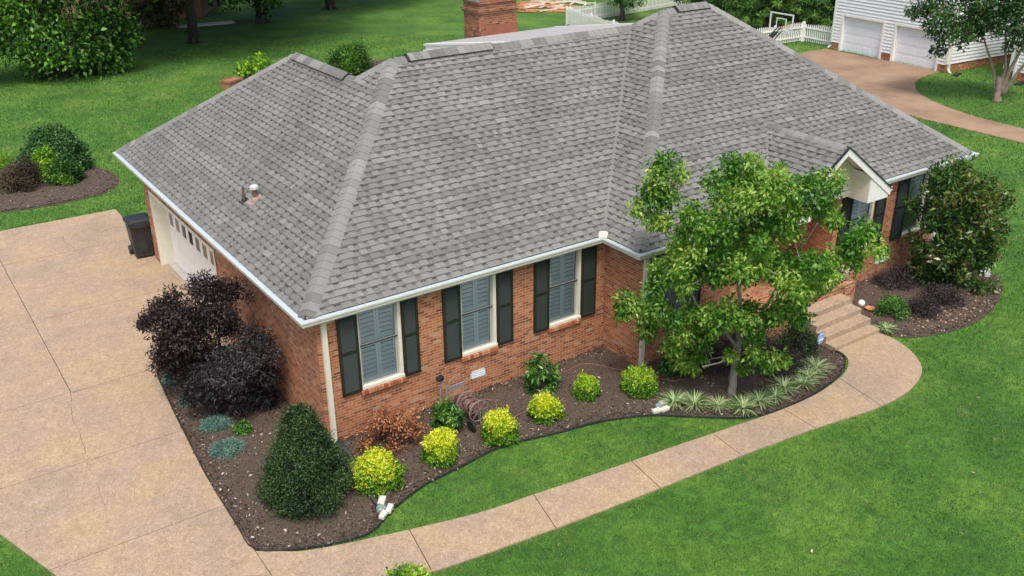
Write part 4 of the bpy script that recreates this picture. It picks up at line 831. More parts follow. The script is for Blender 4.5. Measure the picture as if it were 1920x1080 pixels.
tree_from_clumps("front_yard_tree", (8.23,-3.24,.03), [c[:3]+[c[3]*.97] for c in CL_MAIN], "airy bright green tree standing in the mulch bed left of the front steps", "tree", 'l_main', 'bark',
    [([(0,0,0),(.03,0,.75),(.08,.02,1.35)], .098, .078), ([(.08,.02,1.35),(.05,.05,2.2),(-.05,.2,3.4),(.0,.2,4.6)], .068, .02), ([(.07,.0,1.15),(-.35,.1,1.7),(-1.0,.3,2.4),(-1.4,.6,3.6)], .045, .018),
     ([(.12,.02,1.35),(.6,-.2,2.1),(1.1,-.4,3.2),(1.5,-.6,4.0)], .045, .018), ([(.08,0,1.3),(.4,-.4,2.0),(.6,-.7,3.0)], .035, .014), ([(.05,.0,1.0),(-.7,-.2,1.15),(-1.3,-.3,1.3)], .026, .012)],
    per=270, size=.098, seed=3, asp=.48, droop=.35, tvar=.62, twig=.010, shell=.25)
foliage_m = tree_from_clumps("purple_maple", (-.95,3.35,.05), CL_MAPLE, "tall dark purple maple shrub between driveway and garage wall", "shrub", 'l_maple', 'barkdark',
    [([(0,0,0),(-.1,.05,.5),(-.3,.1,1.3),(-.35,.2,2.0)], .06, .02), ([(0,0,.1),(.2,0,.9),(.35,0,1.9)], .045, .02), ([(0,0,.1),(-.4,.2,.8),(-.8,.4,1.6)], .04, .015)], per=700, size=.078, seed=5, asp=.42, droop=.1, twig=.006, shell=.3)
tree_from_clumps("laceleaf_maple", (-.6,2.2,.05), CL_LACE, "low rounded charcoal purple shrub hugging the brick side wall, nearer than the tall purple one", "shrub", 'l_lace', 'barkdark',
    [([(0,0,0),(.1,.05,.5),(.2,.1,1.0)], .05, .02), ([(0,0,.1),(-.3,0,.5),(-.5,0,.8)], .04, .015)], per=700, size=.078, seed=6, asp=.36, droop=.25, twig=.006, shell=.4)
tree_from_clumps("magnolia", (17.25,-2.75,.03), CL_MAG, "bushy magnolia with bronze backed leaves at the right corner of the brick house", "tree", 'l_mag', 'barkdark',
    [([(0,0,0),(0,.05,.8),(.1,.2,1.8),(.1,.3,2.9)], .09, .03), ([(0,0,.4),(-.2,.1,1.0),(-.4,.3,1.6)], .05, .02), ([(0,0,.4),(.2,-.1,1.0),(.3,-.1,1.5)], .05, .02)], per=125, size=.14, seed=9, asp=.42, droop=-.1, tvar=.6, up=.3, shell=.25)
tree_from_clumps("crape_myrtle", (37.41,7.98,.0), CL_CRAPE, "multi stemmed tree with pale trunks on the lawn in front of the white house", "tree", 'l_crape', 'barkcr',
    [([(0,0,0),(.0,.02,.5),(.0,.1,1.1)], .20, .13), ([(.0,.12,.4),(-.1,.35,1.3),(-.5,.8,2.6)], .10, .04), ([(0,0,.5),(.1,-.05,1.5),(-.1,.2,3.2)], .10, .04), ([(.05,-.05,.3),(.15,-.25,1.5),(.4,-.7,3.2)], .12, .05), ([(.1,-.15,.3),(.3,-.55,1.4),(.8,-1.3,3.2)], .11, .045)],
    per=175, size=.17, seed=12, asp=.5, droop=.2, tvar=.5, twig=.02, shell=.3)
tree_from_clumps("broad_leaf_tree", (3.6,39.8,0), [c[:3]+[c[3]*.86] for c in CL_BUSH], "huge bushy green tree with leaves down to the lawn, top left of the back yard", "tree", 'l_dark', 'barkdark',
    [([(0,0,0),(.1,0,1.5),(0,.1,3.5)], .3, .15), ([(0,0,.5),(-1.5,.2,2.0),(-3,.4,3.2)], .2, .08), ([(0,0,.5),(1.5,-.2,1.6),(2.6,-.4,2.5)], .16, .06)], per=430, size=.25, seed=14, asp=.55, droop=.2, tvar=.9, twig=.04, shell=.45)

# ------------------------------------------------------------------ shrubs
def dome(cx, cy, rx, ry, h, n, seed, rmin=.1, rmax=.2, z0=.05, pointy=0.):
    """clumps over a dome"""
    g = np.random.default_rng(seed); out = []
    for i in range(n):
        t = g.random(); a = i*2.39996+g.random()*.5; z = t**.9; rr = math.sqrt(max(0, 1-z*z))*(1-pointy)+(1-z)*pointy
        q = .80+.22*g.random(); r = rmin+(rmax-rmin)*g.random()
        out.append([cx+math.cos(a)*rr*rx*q, cy+math.sin(a)*rr*ry*q, z0+max(r*.7, z*h*q), r])
    return out
def shrub(name, x, y, rx, h, m, label, cat="shrub", per=45, size=.06, seed=1, asp=.5, n=34, group=None, ry=None, twigs=True, pointy=0., tvar=.5, rs=(.22,.36), up=.6, droop=0., flat=1., bark='barkdark', shell=.5, topgrow=False):
    t = empty(name, (x, y, .05), label, cat, group); cl = dome(x, y, rx*.82, (ry or rx)*.82, h*.88, n, seed, rx*rs[0], rx*rs[1], pointy=pointy)
    b = MB(); g = random.Random(seed)
    for c in cl[::2]: limb(b, (x+g.uniform(-.04,.04), y+g.uniform(-.04,.04), .03), c[:3], .012+.01*rx, .004, 4, 3, .1, g)
    b.build("stems", bark, t)
    tb = None
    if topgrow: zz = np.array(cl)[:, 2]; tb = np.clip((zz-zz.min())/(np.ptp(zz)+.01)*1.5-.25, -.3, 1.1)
    foliage("leaves", cl, m, t, per, size, asp, droop, seed, flat, shell, tvar, up=up, tbase=tb); return t
GL = "lime and golden shrubs along the front bed"
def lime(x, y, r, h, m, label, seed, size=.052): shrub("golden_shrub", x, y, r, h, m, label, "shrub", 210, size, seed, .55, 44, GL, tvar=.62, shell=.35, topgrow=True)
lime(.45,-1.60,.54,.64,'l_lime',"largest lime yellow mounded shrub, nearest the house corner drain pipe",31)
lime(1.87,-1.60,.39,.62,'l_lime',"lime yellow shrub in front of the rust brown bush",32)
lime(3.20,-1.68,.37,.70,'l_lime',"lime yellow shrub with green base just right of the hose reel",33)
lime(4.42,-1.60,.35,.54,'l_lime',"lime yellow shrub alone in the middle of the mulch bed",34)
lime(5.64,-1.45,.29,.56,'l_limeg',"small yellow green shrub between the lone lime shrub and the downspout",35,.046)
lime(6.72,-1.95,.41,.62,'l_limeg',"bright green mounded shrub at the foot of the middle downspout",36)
shrub("rust_shrub",1.30,-.66,.86,.88,'l_rust',"twiggy rust brown dying shrub against the front wall","shrub",52,.055,41,.5,60,tvar=.6,rs=(.12,.22),ry=.50,shell=.1)
def laurel(x, y, r, h, label, seed): shrub("laurel_shrub", x, y, r, h, 'l_laurel', label, "shrub", 40, .13, seed, .3, 24, "glossy green laurels in the front bed", up=.35, droop=.25, tvar=.6, shell=.2)
laurel(2.48,-.80,.36,.70,"glossy green laurel left of the hose reel",51)
laurel(5.02,-.60,.38,1.02,"tall glossy green laurel below the third window",52)
laurel(7.95,-1.75,.35,.35,"low dark green laurel in the shade left of the tree trunk",53)
shrub("holly_shrub",10.98,-2.72,.50,.78,'l_holly',"dark green holly beside the left edge of the steps","shrub",80,.055,61,.5,40,tvar=.6)
shrub("green_shrub",14.42,-2.85,.42,.52,'l_laurel',"loose mid green shrub in the mulch right of the steps","shrub",80,.05,62,.5,34,tvar=.6)
MP = "low plum purple shrubs"
for x,y,r,h,s,l in ((10.0,-2.15,.68,.58,71,"plum purple shrub under the tree nearest the porch brick"),(9.95,-2.95,.68,.48,72,"plum purple shrub behind the row of striped grasses"),(8.75,-2.0,.68,.50,73,"plum purple shrub in the shade right behind the tree trunk"),
                    (15.15,-3.25,.50,.42,74,"plum purple shrub right of the loose green shrub"),(16.1,-3.2,.60,.42,75,"plum purple shrub under the left side of the magnolia")):
    shrub("plum_shrub",x,y,r,h,'l_plum',l,"shrub",110,.042,s,.5,34,MP,tvar=.6,shell=.3)
shrub("plum_shrub",16.1,-1.75,.6,.45,'l_plum',"plum purple shrub against the brick wall below the right hand windows","shrub",110,.042,76,.5,34,MP,tvar=.6,shell=.3)
# conical holly
t = empty("conical_holly", (-.78,-1.25,.05), "large dark green cone shaped holly at the front corner of the driveway bed", "shrub")
g = np.random.default_rng(80); cl = []
for i in range(230):
    z = g.random()**1.2; a = i*2.39996; R = .77*(1-z)**.74*(.82+.24*g.random())*min(1, .72+z*4)+.05
    cl.append([-.78+math.cos(a)*R, -1.25+math.sin(a)*R, .14+z*1.70, .11+.10*g.random()])
b = MB(); b.tube([(-.78,-1.25,0),(-.78,-1.25,1.6)], [.05,.015], 7)
for c in cl[::4]: limb(b, (-.78,-1.25,c[2]*.8), c[:3], .012, .004, 4, 2, .05)
b.build("trunk", 'barkdark', t); foliage("foliage", cl, 'l_holly', t, 210, .045, .45, 0, 80, 1., .3, .85, up=.4)
# junipers
JG = "blue green creeping junipers by the driveway"
for x,y,rx,ry,h,s,l in ((-1.42,2.05,.36,.26,.16,91,"blue green creeping juniper beside the tiny dark green bush"),(-1.50,1.05,.38,.28,.18,92,"blue green creeping juniper nearest the cone shaped holly"),(-1.56,3.35,.20,.18,.12,93,"small blue green juniper peeping out below the purple maple"),(-1.52,4.55,.25,.2,.14,94,"blue green juniper at the top end of the driveway bed")):
    shrub("creeping_juniper",x,y,rx,h,'l_blue',l,"juniper",130,.045,s,.2,40,JG,ry=ry,rs=(.2,.3),up=.7,tvar=.6)
shrub("small_bush",-1.0,1.55,.20,.24,'l_laurel',"tiny dark green bush between the blue junipers and the brick wall","shrub",60,.05,95,.4,22,tvar=.6)
shrub("kerbside_bush",-.62,-4.72,.52,.62,'l_limeg',"leafy green bush at the bottom edge beside the front walk","shrub",100,.075,96,.45,36,tvar=.6)
# liriope tufts
def tuft(x, y, r, seed, label, grp="striped ornamental grasses edging the bed", n=110):
    g = np.random.default_rng(seed); V = []; F = []; T = []; b = MB()
    for i in range(n):
        a = g.random()*6.28; L = r*(.7+.5*g.random()); el = g.uniform(.25,1.2); w = .010+.006*g.random(); d = np.array([math.cos(a), math.sin(a)]); s = np.array([-d[1], d[0], 0])*w
        pts = []
        for k in range(5):
            q = k/4; hz = L*q*math.cos(el)+L*.35*q*q; z = L*q*math.sin(el)*1.1-L*.62*q*q*math.sin(el); pts.append(np.array([x+d[0]*(hz+.02), y+d[1]*(hz+.02), .06+max(z, .0)]))
        tn = g.choice([.2,.45,.75,.95])
        for k in range(4):
            w0, w1 = (1-.8*(k/4)**2), (1-.8*((k+1)/4)**2)*(k < 3)+.05; b.quad(pts[k]-s*w0, pts[k]+s*w0, pts[k+1]+s*w1, pts[k+1]-s*w1, tn)
    o = b.build("striped_grass", 'l_lili', loc=(x,y,.05)); tag(o, label, "ornamental grass", grp); return o
TL = ["striped grass clump, first from the left next to the left one's round drain lid","striped grass clump, second from the left, touching its neighbour","small striped grass clump just left of the tree trunk","full striped grass clump directly in front of the tree trunk","striped grass clump just right of the tree trunk","thin striped grass clump near the walk edge, sixth along the row","striped grass clump seventh along the row behind the edging","striped grass clump eighth along the row, close to its neighbours","striped grass clump ninth along the row, before the curve","last striped grass clump of the row, nearest the steps"]
TL[0] = "striped grass clump farthest left, right beside the round drain lid"
for i,(x,y,r) in enumerate(((6.98,-2.78,.36),(7.32,-3.05,.36),(7.68,-3.42,.28),(8.02,-3.78,.36),(8.50,-3.80,.33),(8.95,-3.86,.27),(9.40,-3.72,.34),(9.85,-3.85,.28),(10.20,-3.72,.33),(10.65,-3.55,.34))): tuft(x,y,r,100+i,TL[i])
tuft(13.62,-3.28,.24,120,"small striped grass clump at the right foot of the steps")
# left back bed
shrub("round_evergreen",-.30,22.7,1.30,1.60,'l_crape',"large rounded dark green bush in the left mulch bed","shrub",300,.11,131,.5,60,rs=(.18,.28),tvar=.55)
shrub("mixed_green_bush",-.75,21.75,.60,1.15,'l_limeg',"yellow green bush in front of the large round dark bush","shrub",150,.10,132,.5,40,tvar=.7)
shrub("mixed_green_bush",-.30,21.05,.68,.85,'l_dark',"low green bush at the foot of the round dark bush","shrub",150,.09,133,.5,40,tvar=.6)
shrub("bronze_bush",-1.75,21.2,.80,.95,'l_bronze',"bronze brown round bush left in the back mulch bed","shrub",230,.08,134,.3,44,tvar=.6)
for x,y,s,l in ((-3.1,24.0,140,"tuft of green blades left of the bronze bush"),(-2.2,24.6,141,"tuft of green blades behind the bronze bush")):
    shrub("daylily_clump",x,y,.7,.45,'l_limeg',l,"plant",80,.2,s,.12,24,"daylilies in the left bed",up=0)
shrub("creeping_juniper",-2.75,22.8,.6,.3,'l_blue',"blue green juniper at the left edge of the back mulch bed","juniper",110,.06,142,.25,30,JG)
# shrubs beyond the roof
shrub("light_green_shrub",11.6,33.0,1.2,1.25,'l_limeg',"light green shrub showing above the roof edge in the back yard","shrub",16,.24,151,.5,40,tvar=.6,rs=(.12,.2),shell=.1)
shrub("feathery_shrub",15.9,31.0,1.2,1.6,'l_dark',"dark feathery shrub behind the roof between the two left ridges","shrub",160,.16,152,.25,44,tvar=.6)
tag(sheet("mulch_patch",[(16.2,33.6),(17.6,31.9),(19,31.9),(19.4,33),(18,34.6)],.012,M['mulch']))
b = MB(); b.box(-.45,.45,-.3,.3,0,.5); b.box(-.49,.49,-.34,-.3,.45,.55); b.box(-.49,.49,.3,.34,.45,.55); b.box(-.49,-.45,-.3,.3,.45,.55); b.box(.45,.49,-.3,.3,.45,.55)
o = b.build("planter_box", m_noise("brown_box",(.26,.12,.06),(.36,.18,.10),5,.8)); o.location = (9.75,31.8,-.08); o.rotation_euler.z = .5; tag(o, "terracotta brown planter box behind the garage roof edge", "planter")

# ------------------------------------------------------------------ yard things
# wheelie bin
t = empty("trash_can", (.02,12.42,.034), "dark grey wheeled trash can beside the garage door", "trash can"); t.rotation_euler.z = math.radians(-3); t.scale = (1.1,1.1,1.12)
L = lambda f: f
b = MB(); 
def tap(b, w0, d0, w1, d1, z0, z1, cx=0, cy=0): b.hexa([(cx-w0,cy-d0,z0),(cx+w0,cy-d0,z0),(cx+w0,cy+d0,z0),(cx-w0,cy+d0,z0),(cx-w1,cy-d1,z1),(cx+w1,cy-d1,z1),(cx+w1,cy+d1,z1),(cx-w1,cy+d1,z1)], .5)
def local(b, name, m, parent, bevel=0, smooth=False):
    me_off = world_loc(parent); b.v = [(v[0]+me_off.x, v[1]+me_off.y, v[2]+me_off.z) for v in b.v]; return b.build(name, m, parent, bevel=bevel, smooth=smooth)
M['bin'] = m_noise("charcoal_bin", (.018,.021,.025), (.034,.038,.044), 5, .5, bump=.03)
tap(b,.22,.24,.285,.32,.04,.96); tap(b,.31,.345,.31,.345,.93,.99); tap(b,.10,.01,.10,.01,.2,.62,0,-.275); local(b,"bin_body",'bin',t,.015)
b = MB(); tap(b,.315,.35,.315,.35,.995,1.03); tap(b,.28,.31,.22,.24,1.03,1.075); b.tube([(-.26,.38,.98),(.26,.38,.98)],.016,8); tap(b,.2,.02,.2,.02,.90,1.0,0,-.365); local(b,"bin_lid",'bin',t,.012)
for s in (-1,1):
    b = MB(); b.tube([(s*.22,.27,.12),(s*.30,.27,.12)],.12,18); local(b,"wheel",'black',t)
# hose reel cart
t = empty("hose_reel", (2.98,-.62,.06), "metal garden hose reel cart with wound hose by the front wall", "hose reel"); t.rotation_euler.z = math.radians(4)
M['reelm'] = m_noise("reel_frame_metal",(.17,.15,.145),(.27,.24,.23),12,.45)
b = MB()
b.tube([(-.20,.10,.03),(-.20,.16,.55),(-.18,.20,.82),(-.12,.21,.90),(.12,.21,.90),(.18,.20,.82),(.20,.16,.55),(.20,.10,.03)],.012,8)
b.tube([(-.20,.10,.08),(-.16,-.55,.07),(.30,-.55,.07),(.20,.10,.08)],.012,8); b.tube([(.07,.02,.07),(.07,.02,.36)],.012,6); b.tube([(.09,-.5,.07),(.09,-.5,.36)],.012,6); local(b,"cart_frame",'reelm',t)
b = MB(); b.obox((0,.185,.68),.36,.01,.13,0,.25); local(b,"name_plate",m_noise("galvanised_plate",(.30,.32,.33),(.40,.42,.43),10,.4),t)
for s in (-.02,-.46):
    b = MB(); b.tube([(.08+.235*math.cos(a), s, .36+.235*math.sin(a)) for a in np.linspace(0,6.2832,27)],.013,6,cap=False)
    for k in range(4): a = k*math.pi/4; b.tube([(.08+.23*math.cos(a),s,.36+.23*math.sin(a)),(.08-.23*math.cos(a),s,.36-.23*math.sin(a))],.007,5)
    local(b,"reel_flange",'reelm',t)
M['hose'] = m_noise("hose_rubber",(.15,.075,.07),(.26,.14,.125),9,.6)
b = MB(); hel = [(.08+(.12+.02*(i//30))*math.cos(i*.45), -.04-.40*((i/30) % 1 if (i//30) % 2 == 0 else 1-(i/30) % 1), .36+(.12+.02*(i//30))*math.sin(i*.45)) for i in range(30*4)]
b.tube(hel,.013,6); b.tube([(.08,-.03,.36),(.08,-.45,.36)],.11,14); local(b,"wound_hose",'hose',t)
for s in (-.20,.30):
    b = MB(); b.tube([(s,-.55,.12),(s+.045,-.55,.12)],.125,20); local(b,"wheel",'black',t)
# loose hose on the mulch
hp = smooth_path([(3.2,-.9),(3.35,-.55),(3.6,-.32),(3.85,-.42),(3.75,-.75),(3.45,-.85),(3.7,-1.25),(4.2,-1.2),(4.75,-1.0),(5.3,-.62),(5.9,-.35),(6.6,-.45),(7.1,-1.4),(7.5,-2.0),(7.8,-2.2)],6)
b = MB(); b.tube([(x,y,.085+.01*math.sin(i)) for i,(x,y) in enumerate(hp)],.013,6)
tag(b.build("garden_hose",'hose',loc=(3.2,-.9,.08)),"pinkish brown garden hose trailing across the mulch behind the lime shrubs","hose")
# black post tap / hose guide
t = empty("garden_spigot", (2.72,-.18,.05), "bent metal pole with a small black box against the front wall", "garden spigot")
b = MB(); b.tube([(0,0,0),(0,0,.72),(0,-.03,.80)],.014,8); b.tube([(.13,-.02,0),(.13,-.02,.62),(.09,-.02,.74),(.0,-.02,.80)],.014,8); local(b,"pole",'gmetal',t)
b = MB(); b.obox((-.02,-.03,.86),.15,.11,.09,.3,.2); local(b,"spigot_box",'black',t,.012)
# corrugated drain pipe
dp = smooth_path([(.39,.02),(.43,-.35),(.36,-.9),(.2,-1.5),(.16,-1.95),(.14,-2.34)],6); b = MB()
pts = [Vector((x,y,.085)) for x,y in dp]; L = 0; fine = []
for i in range(len(pts)-1):
    for k in range(8): fine.append(pts[i].lerp(pts[i+1],k/8))
b.tube(fine,[.052+(.008 if i%2 else 0) for i in range(len(fine))],10); tag(b.build("drain_pipe",'black',loc=(.39,.02,.08)),"black corrugated drain pipe running from the corner downspout through the mulch","drain pipe")
def drain(x, y, rz, label):
    t = empty("drain_emitter",(x,y,.05),label,"drain outlet","round drain lids ringed with white stones"); t.rotation_euler.z = rz
    b = MB(); b.lathe([(.0,.09),(.07,.088),(.085,.075),(.088,.0)],20); 
    for i in range(-3,4): b.box(-.065,.065,i*.018-.004,i*.018+.004,.088,.096)
    local(b,"lid",m_noise("green_grate",(.20,.30,.27),(.30,.40,.36),12,.6),t)
    for (sx,sy,dx,dy,a) in ((.26,.13,.20,.06,.15),(.22,.11,.02,-.15,.05),(.20,.11,-.17,-.10,-.1)):
        b = MB(); b.obox((dx,dy,.05),sx,sy,.085,a,.06); local(b,"stone_block",'stone',t,.02)
drain(.13,-2.38,.75,"round green drain lid with white stones at the end of the black pipe")
drain(6.60,-2.72,.0,"round green drain lid with white stones where grass meets the middle of the bed")
# security yard sign
t = empty("yard_sign",(11.28,-3.12,.05),"small blue and white eight sided security sign by the left foot of the steps","sign"); t.rotation_euler.z = math.radians(5)
b = MB(); b.tube([(0,0.012,0),(0,0.012,.55)],.008,6); local(b,"stake",'gmetal',t)
b = MB(); R_ = .15; o8 = [(R_*math.cos(math.pi/8+i*math.pi/4), R_*1.12*math.sin(math.pi/8+i*math.pi/4)) for i in range(8)]
b.poly([(x,-.004,.42+z) for x,z in o8],.5); b.poly([(x,.004,.42+z) for x,z in o8][::-1],.5)
for i in range(8): (x0,z0),(x1,z1) = o8[i],o8[(i+1)%8]; b.quad((x0,-.004,.42+z0),(x0,.004,.42+z0),(x1,.004,.42+z1),(x1,-.004,.42+z1))
local(b,"sign_face",mat("sign_blue",(.08,.22,.55),.4),t)
b = MB()
for i in range(8): 
    (x0,z0),(x1,z1) = o8[i],o8[(i+1)%8]; k = .86; k2 = .76; b.quad((x0*k,-.0065,.42+z0*k),(x1*k,-.0065,.42+z1*k),(x1*k2,-.0065,.42+z1*k2),(x0*k2,-.0065,.42+z0*k2))
b.box(-.085,.085,-.008,-.006,.345,.405); b.box(-.07,.07,-.008,-.006,.425,.445); b.tube([(-.035,-.007,.47),(-.03,-.007,.51),(0,-.007,.525),(.03,-.007,.51),(.035,-.007,.47)],.008,5)
local(b,"sign_emblem",mat("sign_white",(.8,.85,.9),.4),t)
# globe light, terracotta saucer, lantern planters
t = empty("garden_globe",(14.02,-2.22,.05),"white globe lamp in the mulch right of the steps","globe lamp")
b = MB(); b.lathe([(.0,0),(.03,0),(.03,.12),(.05,.13)],14); local(b,"stem",'gmetal',t); b = MB(); b.lathe([(.09*math.sin(a),.20-.09*math.cos(a)) for a in np.linspace(0.05,math.pi,12)],20); local(b,"globe",mat("opal",(.8,.8,.76),.35),t,smooth=True)
b = MB(); b.lathe([(0,0),(.09,0),(.13,.05),(.12,.05),(.085,.015),(0,.015)],20); o = b.build("terracotta_saucer",'terracotta'); o.location = (14.18,-2.38,.085); tag(o,"terracotta saucer lying beside the white globe lamp","plant saucer")
def potplant(x, y, z, label, hh=.55, seed=1):
    t = empty("flower_stand",(x,y,z),label,"planter"); b = MB(); b.lathe([(.11,0),(.11,.02),(.02,.03),(.018,.22),(.05,.24),(.12,.34),(.15,.36),(.14,.37),(.0,.34)],18); local(b,"urn",'stone',t)
    cl = [[x+math.cos(i*2.4)*.10,y+math.sin(i*2.4)*.10,z+.40+.05*(i%3),.07] for i in range(9)]; foliage("flowers",cl,m_leaf("white_petal",[(.5,.5,.46),(.7,.7,.66),(.8,.8,.78)],.2,.5),t,26,.05,.7,0,seed); return t
potplant(13.78,-1.78,.70,"white flowers in a grey urn at the right side of the top step",seed=161)
t = empty("porch_lantern",(12.05,-1.55,.79),"white tapered lantern standing on the porch behind the tree","lantern")
b = MB(); b.lathe([(.17,0),(.18,.06),(.14,.08),(.11,.30),(.16,.34),(.02,.50),(.0,.56)],8); local(b,"lantern_body",'white',t)
t = empty("metal_planter",(10.6,-2.05,.05),"small grey metal plant stand in the bed below the porch","plant stand")
b = MB()
for i in range(6): a = i*1.047; b.tube([(.14*math.cos(a),.14*math.sin(a),0),(.04*math.cos(a),.04*math.sin(a),.25),(.13*math.cos(a),.13*math.sin(a),.45)],.01,5)
b.tube([(.13*math.cos(a),.13*math.sin(a),.45) for a in np.linspace(0,6.283,17)],.012,5); local(b,"stand_frame",'gmetal',t)
t = empty("splash_block",(18.75,-2.75,.06),"pale stone splash block under the magnolia at the right end of the bed","splash block"); t.rotation_euler.z = .5
b = MB(); b.box(-.3,.3,-.14,.14,0,.05); b.box(-.3,.3,-.14,-.09,.05,.10); b.box(-.3,.3,.09,.14,.05,.10); b.box(-.3,-.25,-.09,.09,.05,.10); local(b,"block",'stone',t,.01)
# ------------------------------------------------------------------ white house at the upper right
WA = math.radians(4.5); wo = Vector((40.82,12.85,0))    # near corner; facade runs towards +Y
wh = empty("white_house", tuple(wo), "white clapboard house with two garage doors and brick base", "house"); wh.rotation_euler.z = -WA
# local frame: x = away from us (depth), y = along facade
def lap(b, p0, d, L, z0, z1, holes=(), e=.175, out=(0,0,0)):
    d = Vector(d); p0 = Vector(p0); n = Vector((d.y,-d.x,0)); z = z0
    while z < z1-1e-6:
        zt = min(z+e, z1)
        segs = [(0,L)]
        for s0,s1,a,c_ in holes:
            if a < zt-.02 and c_ > z+.02: segs = [q for x in segs for q in ([(x[0],min(x[1],s0))] if x[0] < s0 else [])+([(max(x[0],s1),x[1])] if x[1] > s1 else []) ]
        for s0,s1 in segs:
            q = lambda s, zz, k: p0+d*s+n*k+Vector((0,0,zz))
            b.quad(q(s0,z,.05),q(s1,z,.05),q(s1,zt,.004),q(s0,zt,.004),.5); b.quad(q(s0,z,0),q(s1,z,0),q(s1,z,.05),q(s0,z,.05),.5)
        z = zt
H2 = 6.4; FL = 7.7
b = MB(); holes = [(.6,3.35,-.1,1.95),(4.25,7.0,-.1,1.95)]
lap(b,(0,FL,0),(0,-1,0),FL,.42,H2,[(FL-h[1],FL-h[0],h[2],h[3]) for h in holes]); lap(b,(0,0,0),(1,0,0),5.6,.45,H2); lap(b,(9,FL,0),(-1,0,0),9,.42,H2)
b.box(.03,5.6,.03,FL-.03,H2-.05,H2); local(b,"wall",'siding',wh)
for q in ((-.0,.15,7.05,FL,-.1,.42),(0,.15,3.4,4.2,-.1,.42),(0,.15,0,.55,-.1,.42),(.15,5.6,0,.12,-.1,.45)): b = MB(); b.box(*q); local(b,"brick_base",'brick',wh)
for y0,y1 in ((.6,3.35),(4.25,7.0)):
    b = MB(); 
    for k in range(4): b.box(.14,.19,y0,y1,.0+k*.49,.0+k*.49+.482)
    for k in range(4):
        for j in range(4): w = (y1-y0)/4; b.box(.132,.14,y0+j*w+.08,y0+(j+1)*w-.08,.08+k*.49,.41+k*.49)
    gdr = local(b,"garage_door",'doorpaint',wh)
    b = MB(); b.box(-.06,.16,y0-.12,y0,0,1.95); b.box(-.06,.16,y1,y1+.12,0,1.95); b.box(-.062,.16,y0-.12,y1+.12,1.95,2.07); local(b,"door_casing",'white',wh)
b = MB(); b.box(-.05,.06,-.06,.06,.45,H2); b.box(-.05,.06,FL-.06,FL+.06,.42,H2); local(b,"corner_board",'white',wh)
b = MB(); b.box(.12,.22,-.10,-.0,.2,H2-.3); b.tube([(.17,-.05,.22),(.15,-.12,.08),(.1,-.3,.04)],.06,8); local(b,"downspout",'white',wh)
b = MB(); b.box(.12,.22,FL,FL+.1,.2,H2-.3); b.tube([(.17,FL+.05,.22),(-.05,FL+.2,.05)],.06,8); local(b,"downspout",'white',wh)
b = MB(); rz_ = H2; b.hexa([(-.5,-.5,rz_),(10,-.5,rz_),(10,FL+.5,rz_),(-.5,FL+.5,rz_),(2.5,FL/2-.1,rz_+3),(8,FL/2-.1,rz_+3),(8,FL/2+.1,rz_+3),(2.5,FL/2+.1,rz_+3)],.4); local(b,"roof",'cap',wh)
# link and right wing of the white house
b = MB(); lap(b,(5.6,0,0),(0,-1,0),1.9,.45,4.5); lap(b,(1.6,-2.1,0),(1,0,0),0.1,.45,4.5); lap(b,(1.5,-2.6,0),(0,-1,0),9,.45,5.5); lap(b,(5.6,-2.6,0),(-1,0,0),4.1,.45,5.5); b.box(1.55,9,-11.6,-2.65,5.45,5.5); local(b,"wing_wall",'siding',wh)
for q in ((1.5,1.65,-11.6,-2.62,-.1,.45),(1.65,5.6,-2.74,-2.6,-.1,.45),(5.6,5.75,-2.6,.0,-.1,.45)): b = MB(); b.box(*q); local(b,"brick_base",'brick',wh)
b = MB(); b.box(1.42,1.54,-2.72,-2.55,.45,5.4); b.box(1.36,1.46,-2.95,-2.85,.15,5.2); b.tube([(1.41,-2.9,.18),(1.25,-2.95,.06)],.06,8); local(b,"wing_corner_board",'white',wh)
b = MB(); b.hexa([(1.0,-12,5.5),(10,-12,5.5),(10,-2.2,5.5),(1.0,-2.2,5.5),(5,-9,8),(6,-9,8),(6,-5,8),(5,-5,8)],.4); local(b,"wing_roof",'cap',wh)
b = MB(); b.obox((40.9,12.2,.05),.7,.25,.06,.3); tag(b.build("black_splash_block",'black'),"black splash block on the grass under the white house corner downspout","splash block")
b = MB(); b.obox((41.6,9.2,.05),.9,.28,.06,.1); tag(b.build("black_splash_block",'black'),"black splash block by the right wing of the white house","splash block")

# ------------------------------------------------------------------ picket fences
def fence(A, B, label, h=1.1, sp=.15, group="white picket fences"):
    A = Vector((*A,0)); B = Vector((*B,0)); L = (B-A).length; t = empty("picket_fence",tuple(A),label,"fence",group); t.rotation_euler.z = math.atan2(B.y-A.y,B.x-A.x)
    b = MB(); n = int(L/sp)
    for i in range(n+1):
        s = i*L/n; w = .042; hh = h+.05*math.sin(i*.35); b.hexa([(s-w,-.012,.05),(s+w,-.012,.05),(s+w,.012,.05),(s-w,.012,.05),(s-w,-.012,hh-.09),(s+w,-.012,hh-.09),(s+w,.012,hh-.09),(s-w,.012,hh-.09)]); b.hexa([(s-w,-.012,hh-.09),(s+w,-.012,hh-.09),(s+w,.012,hh-.09),(s-w,.012,hh-.09),(s-.006,-.012,hh),(s+.006,-.012,hh),(s+.006,.012,hh),(s-.006,.012,hh)])
    local(b,"pickets",'white',t); b = MB(); b.box(0,L,.014,.05,.25,.33); b.box(0,L,.014,.05,h-.3,h-.22); local(b,"rails",'white',t)
    k = max(1,int(L/2.4))
    for i in range(k+1): b = MB(); s = i*L/k; b.box(s-.05,s+.05,.052,.15,0,h+.02); b.hexa([(s-.06,.04,h+.02),(s+.06,.04,h+.02),(s+.06,.16,h+.02),(s-.06,.16,h+.02),(s-.01,.09,h+.1),(s+.01,.09,h+.1),(s+.01,.11,h+.1),(s-.01,.11,h+.1)]); local(b,"post",'white',t)
fence((34.2,36.1),(53,38.6),"white picket fence running across the far back yard behind the chimney")
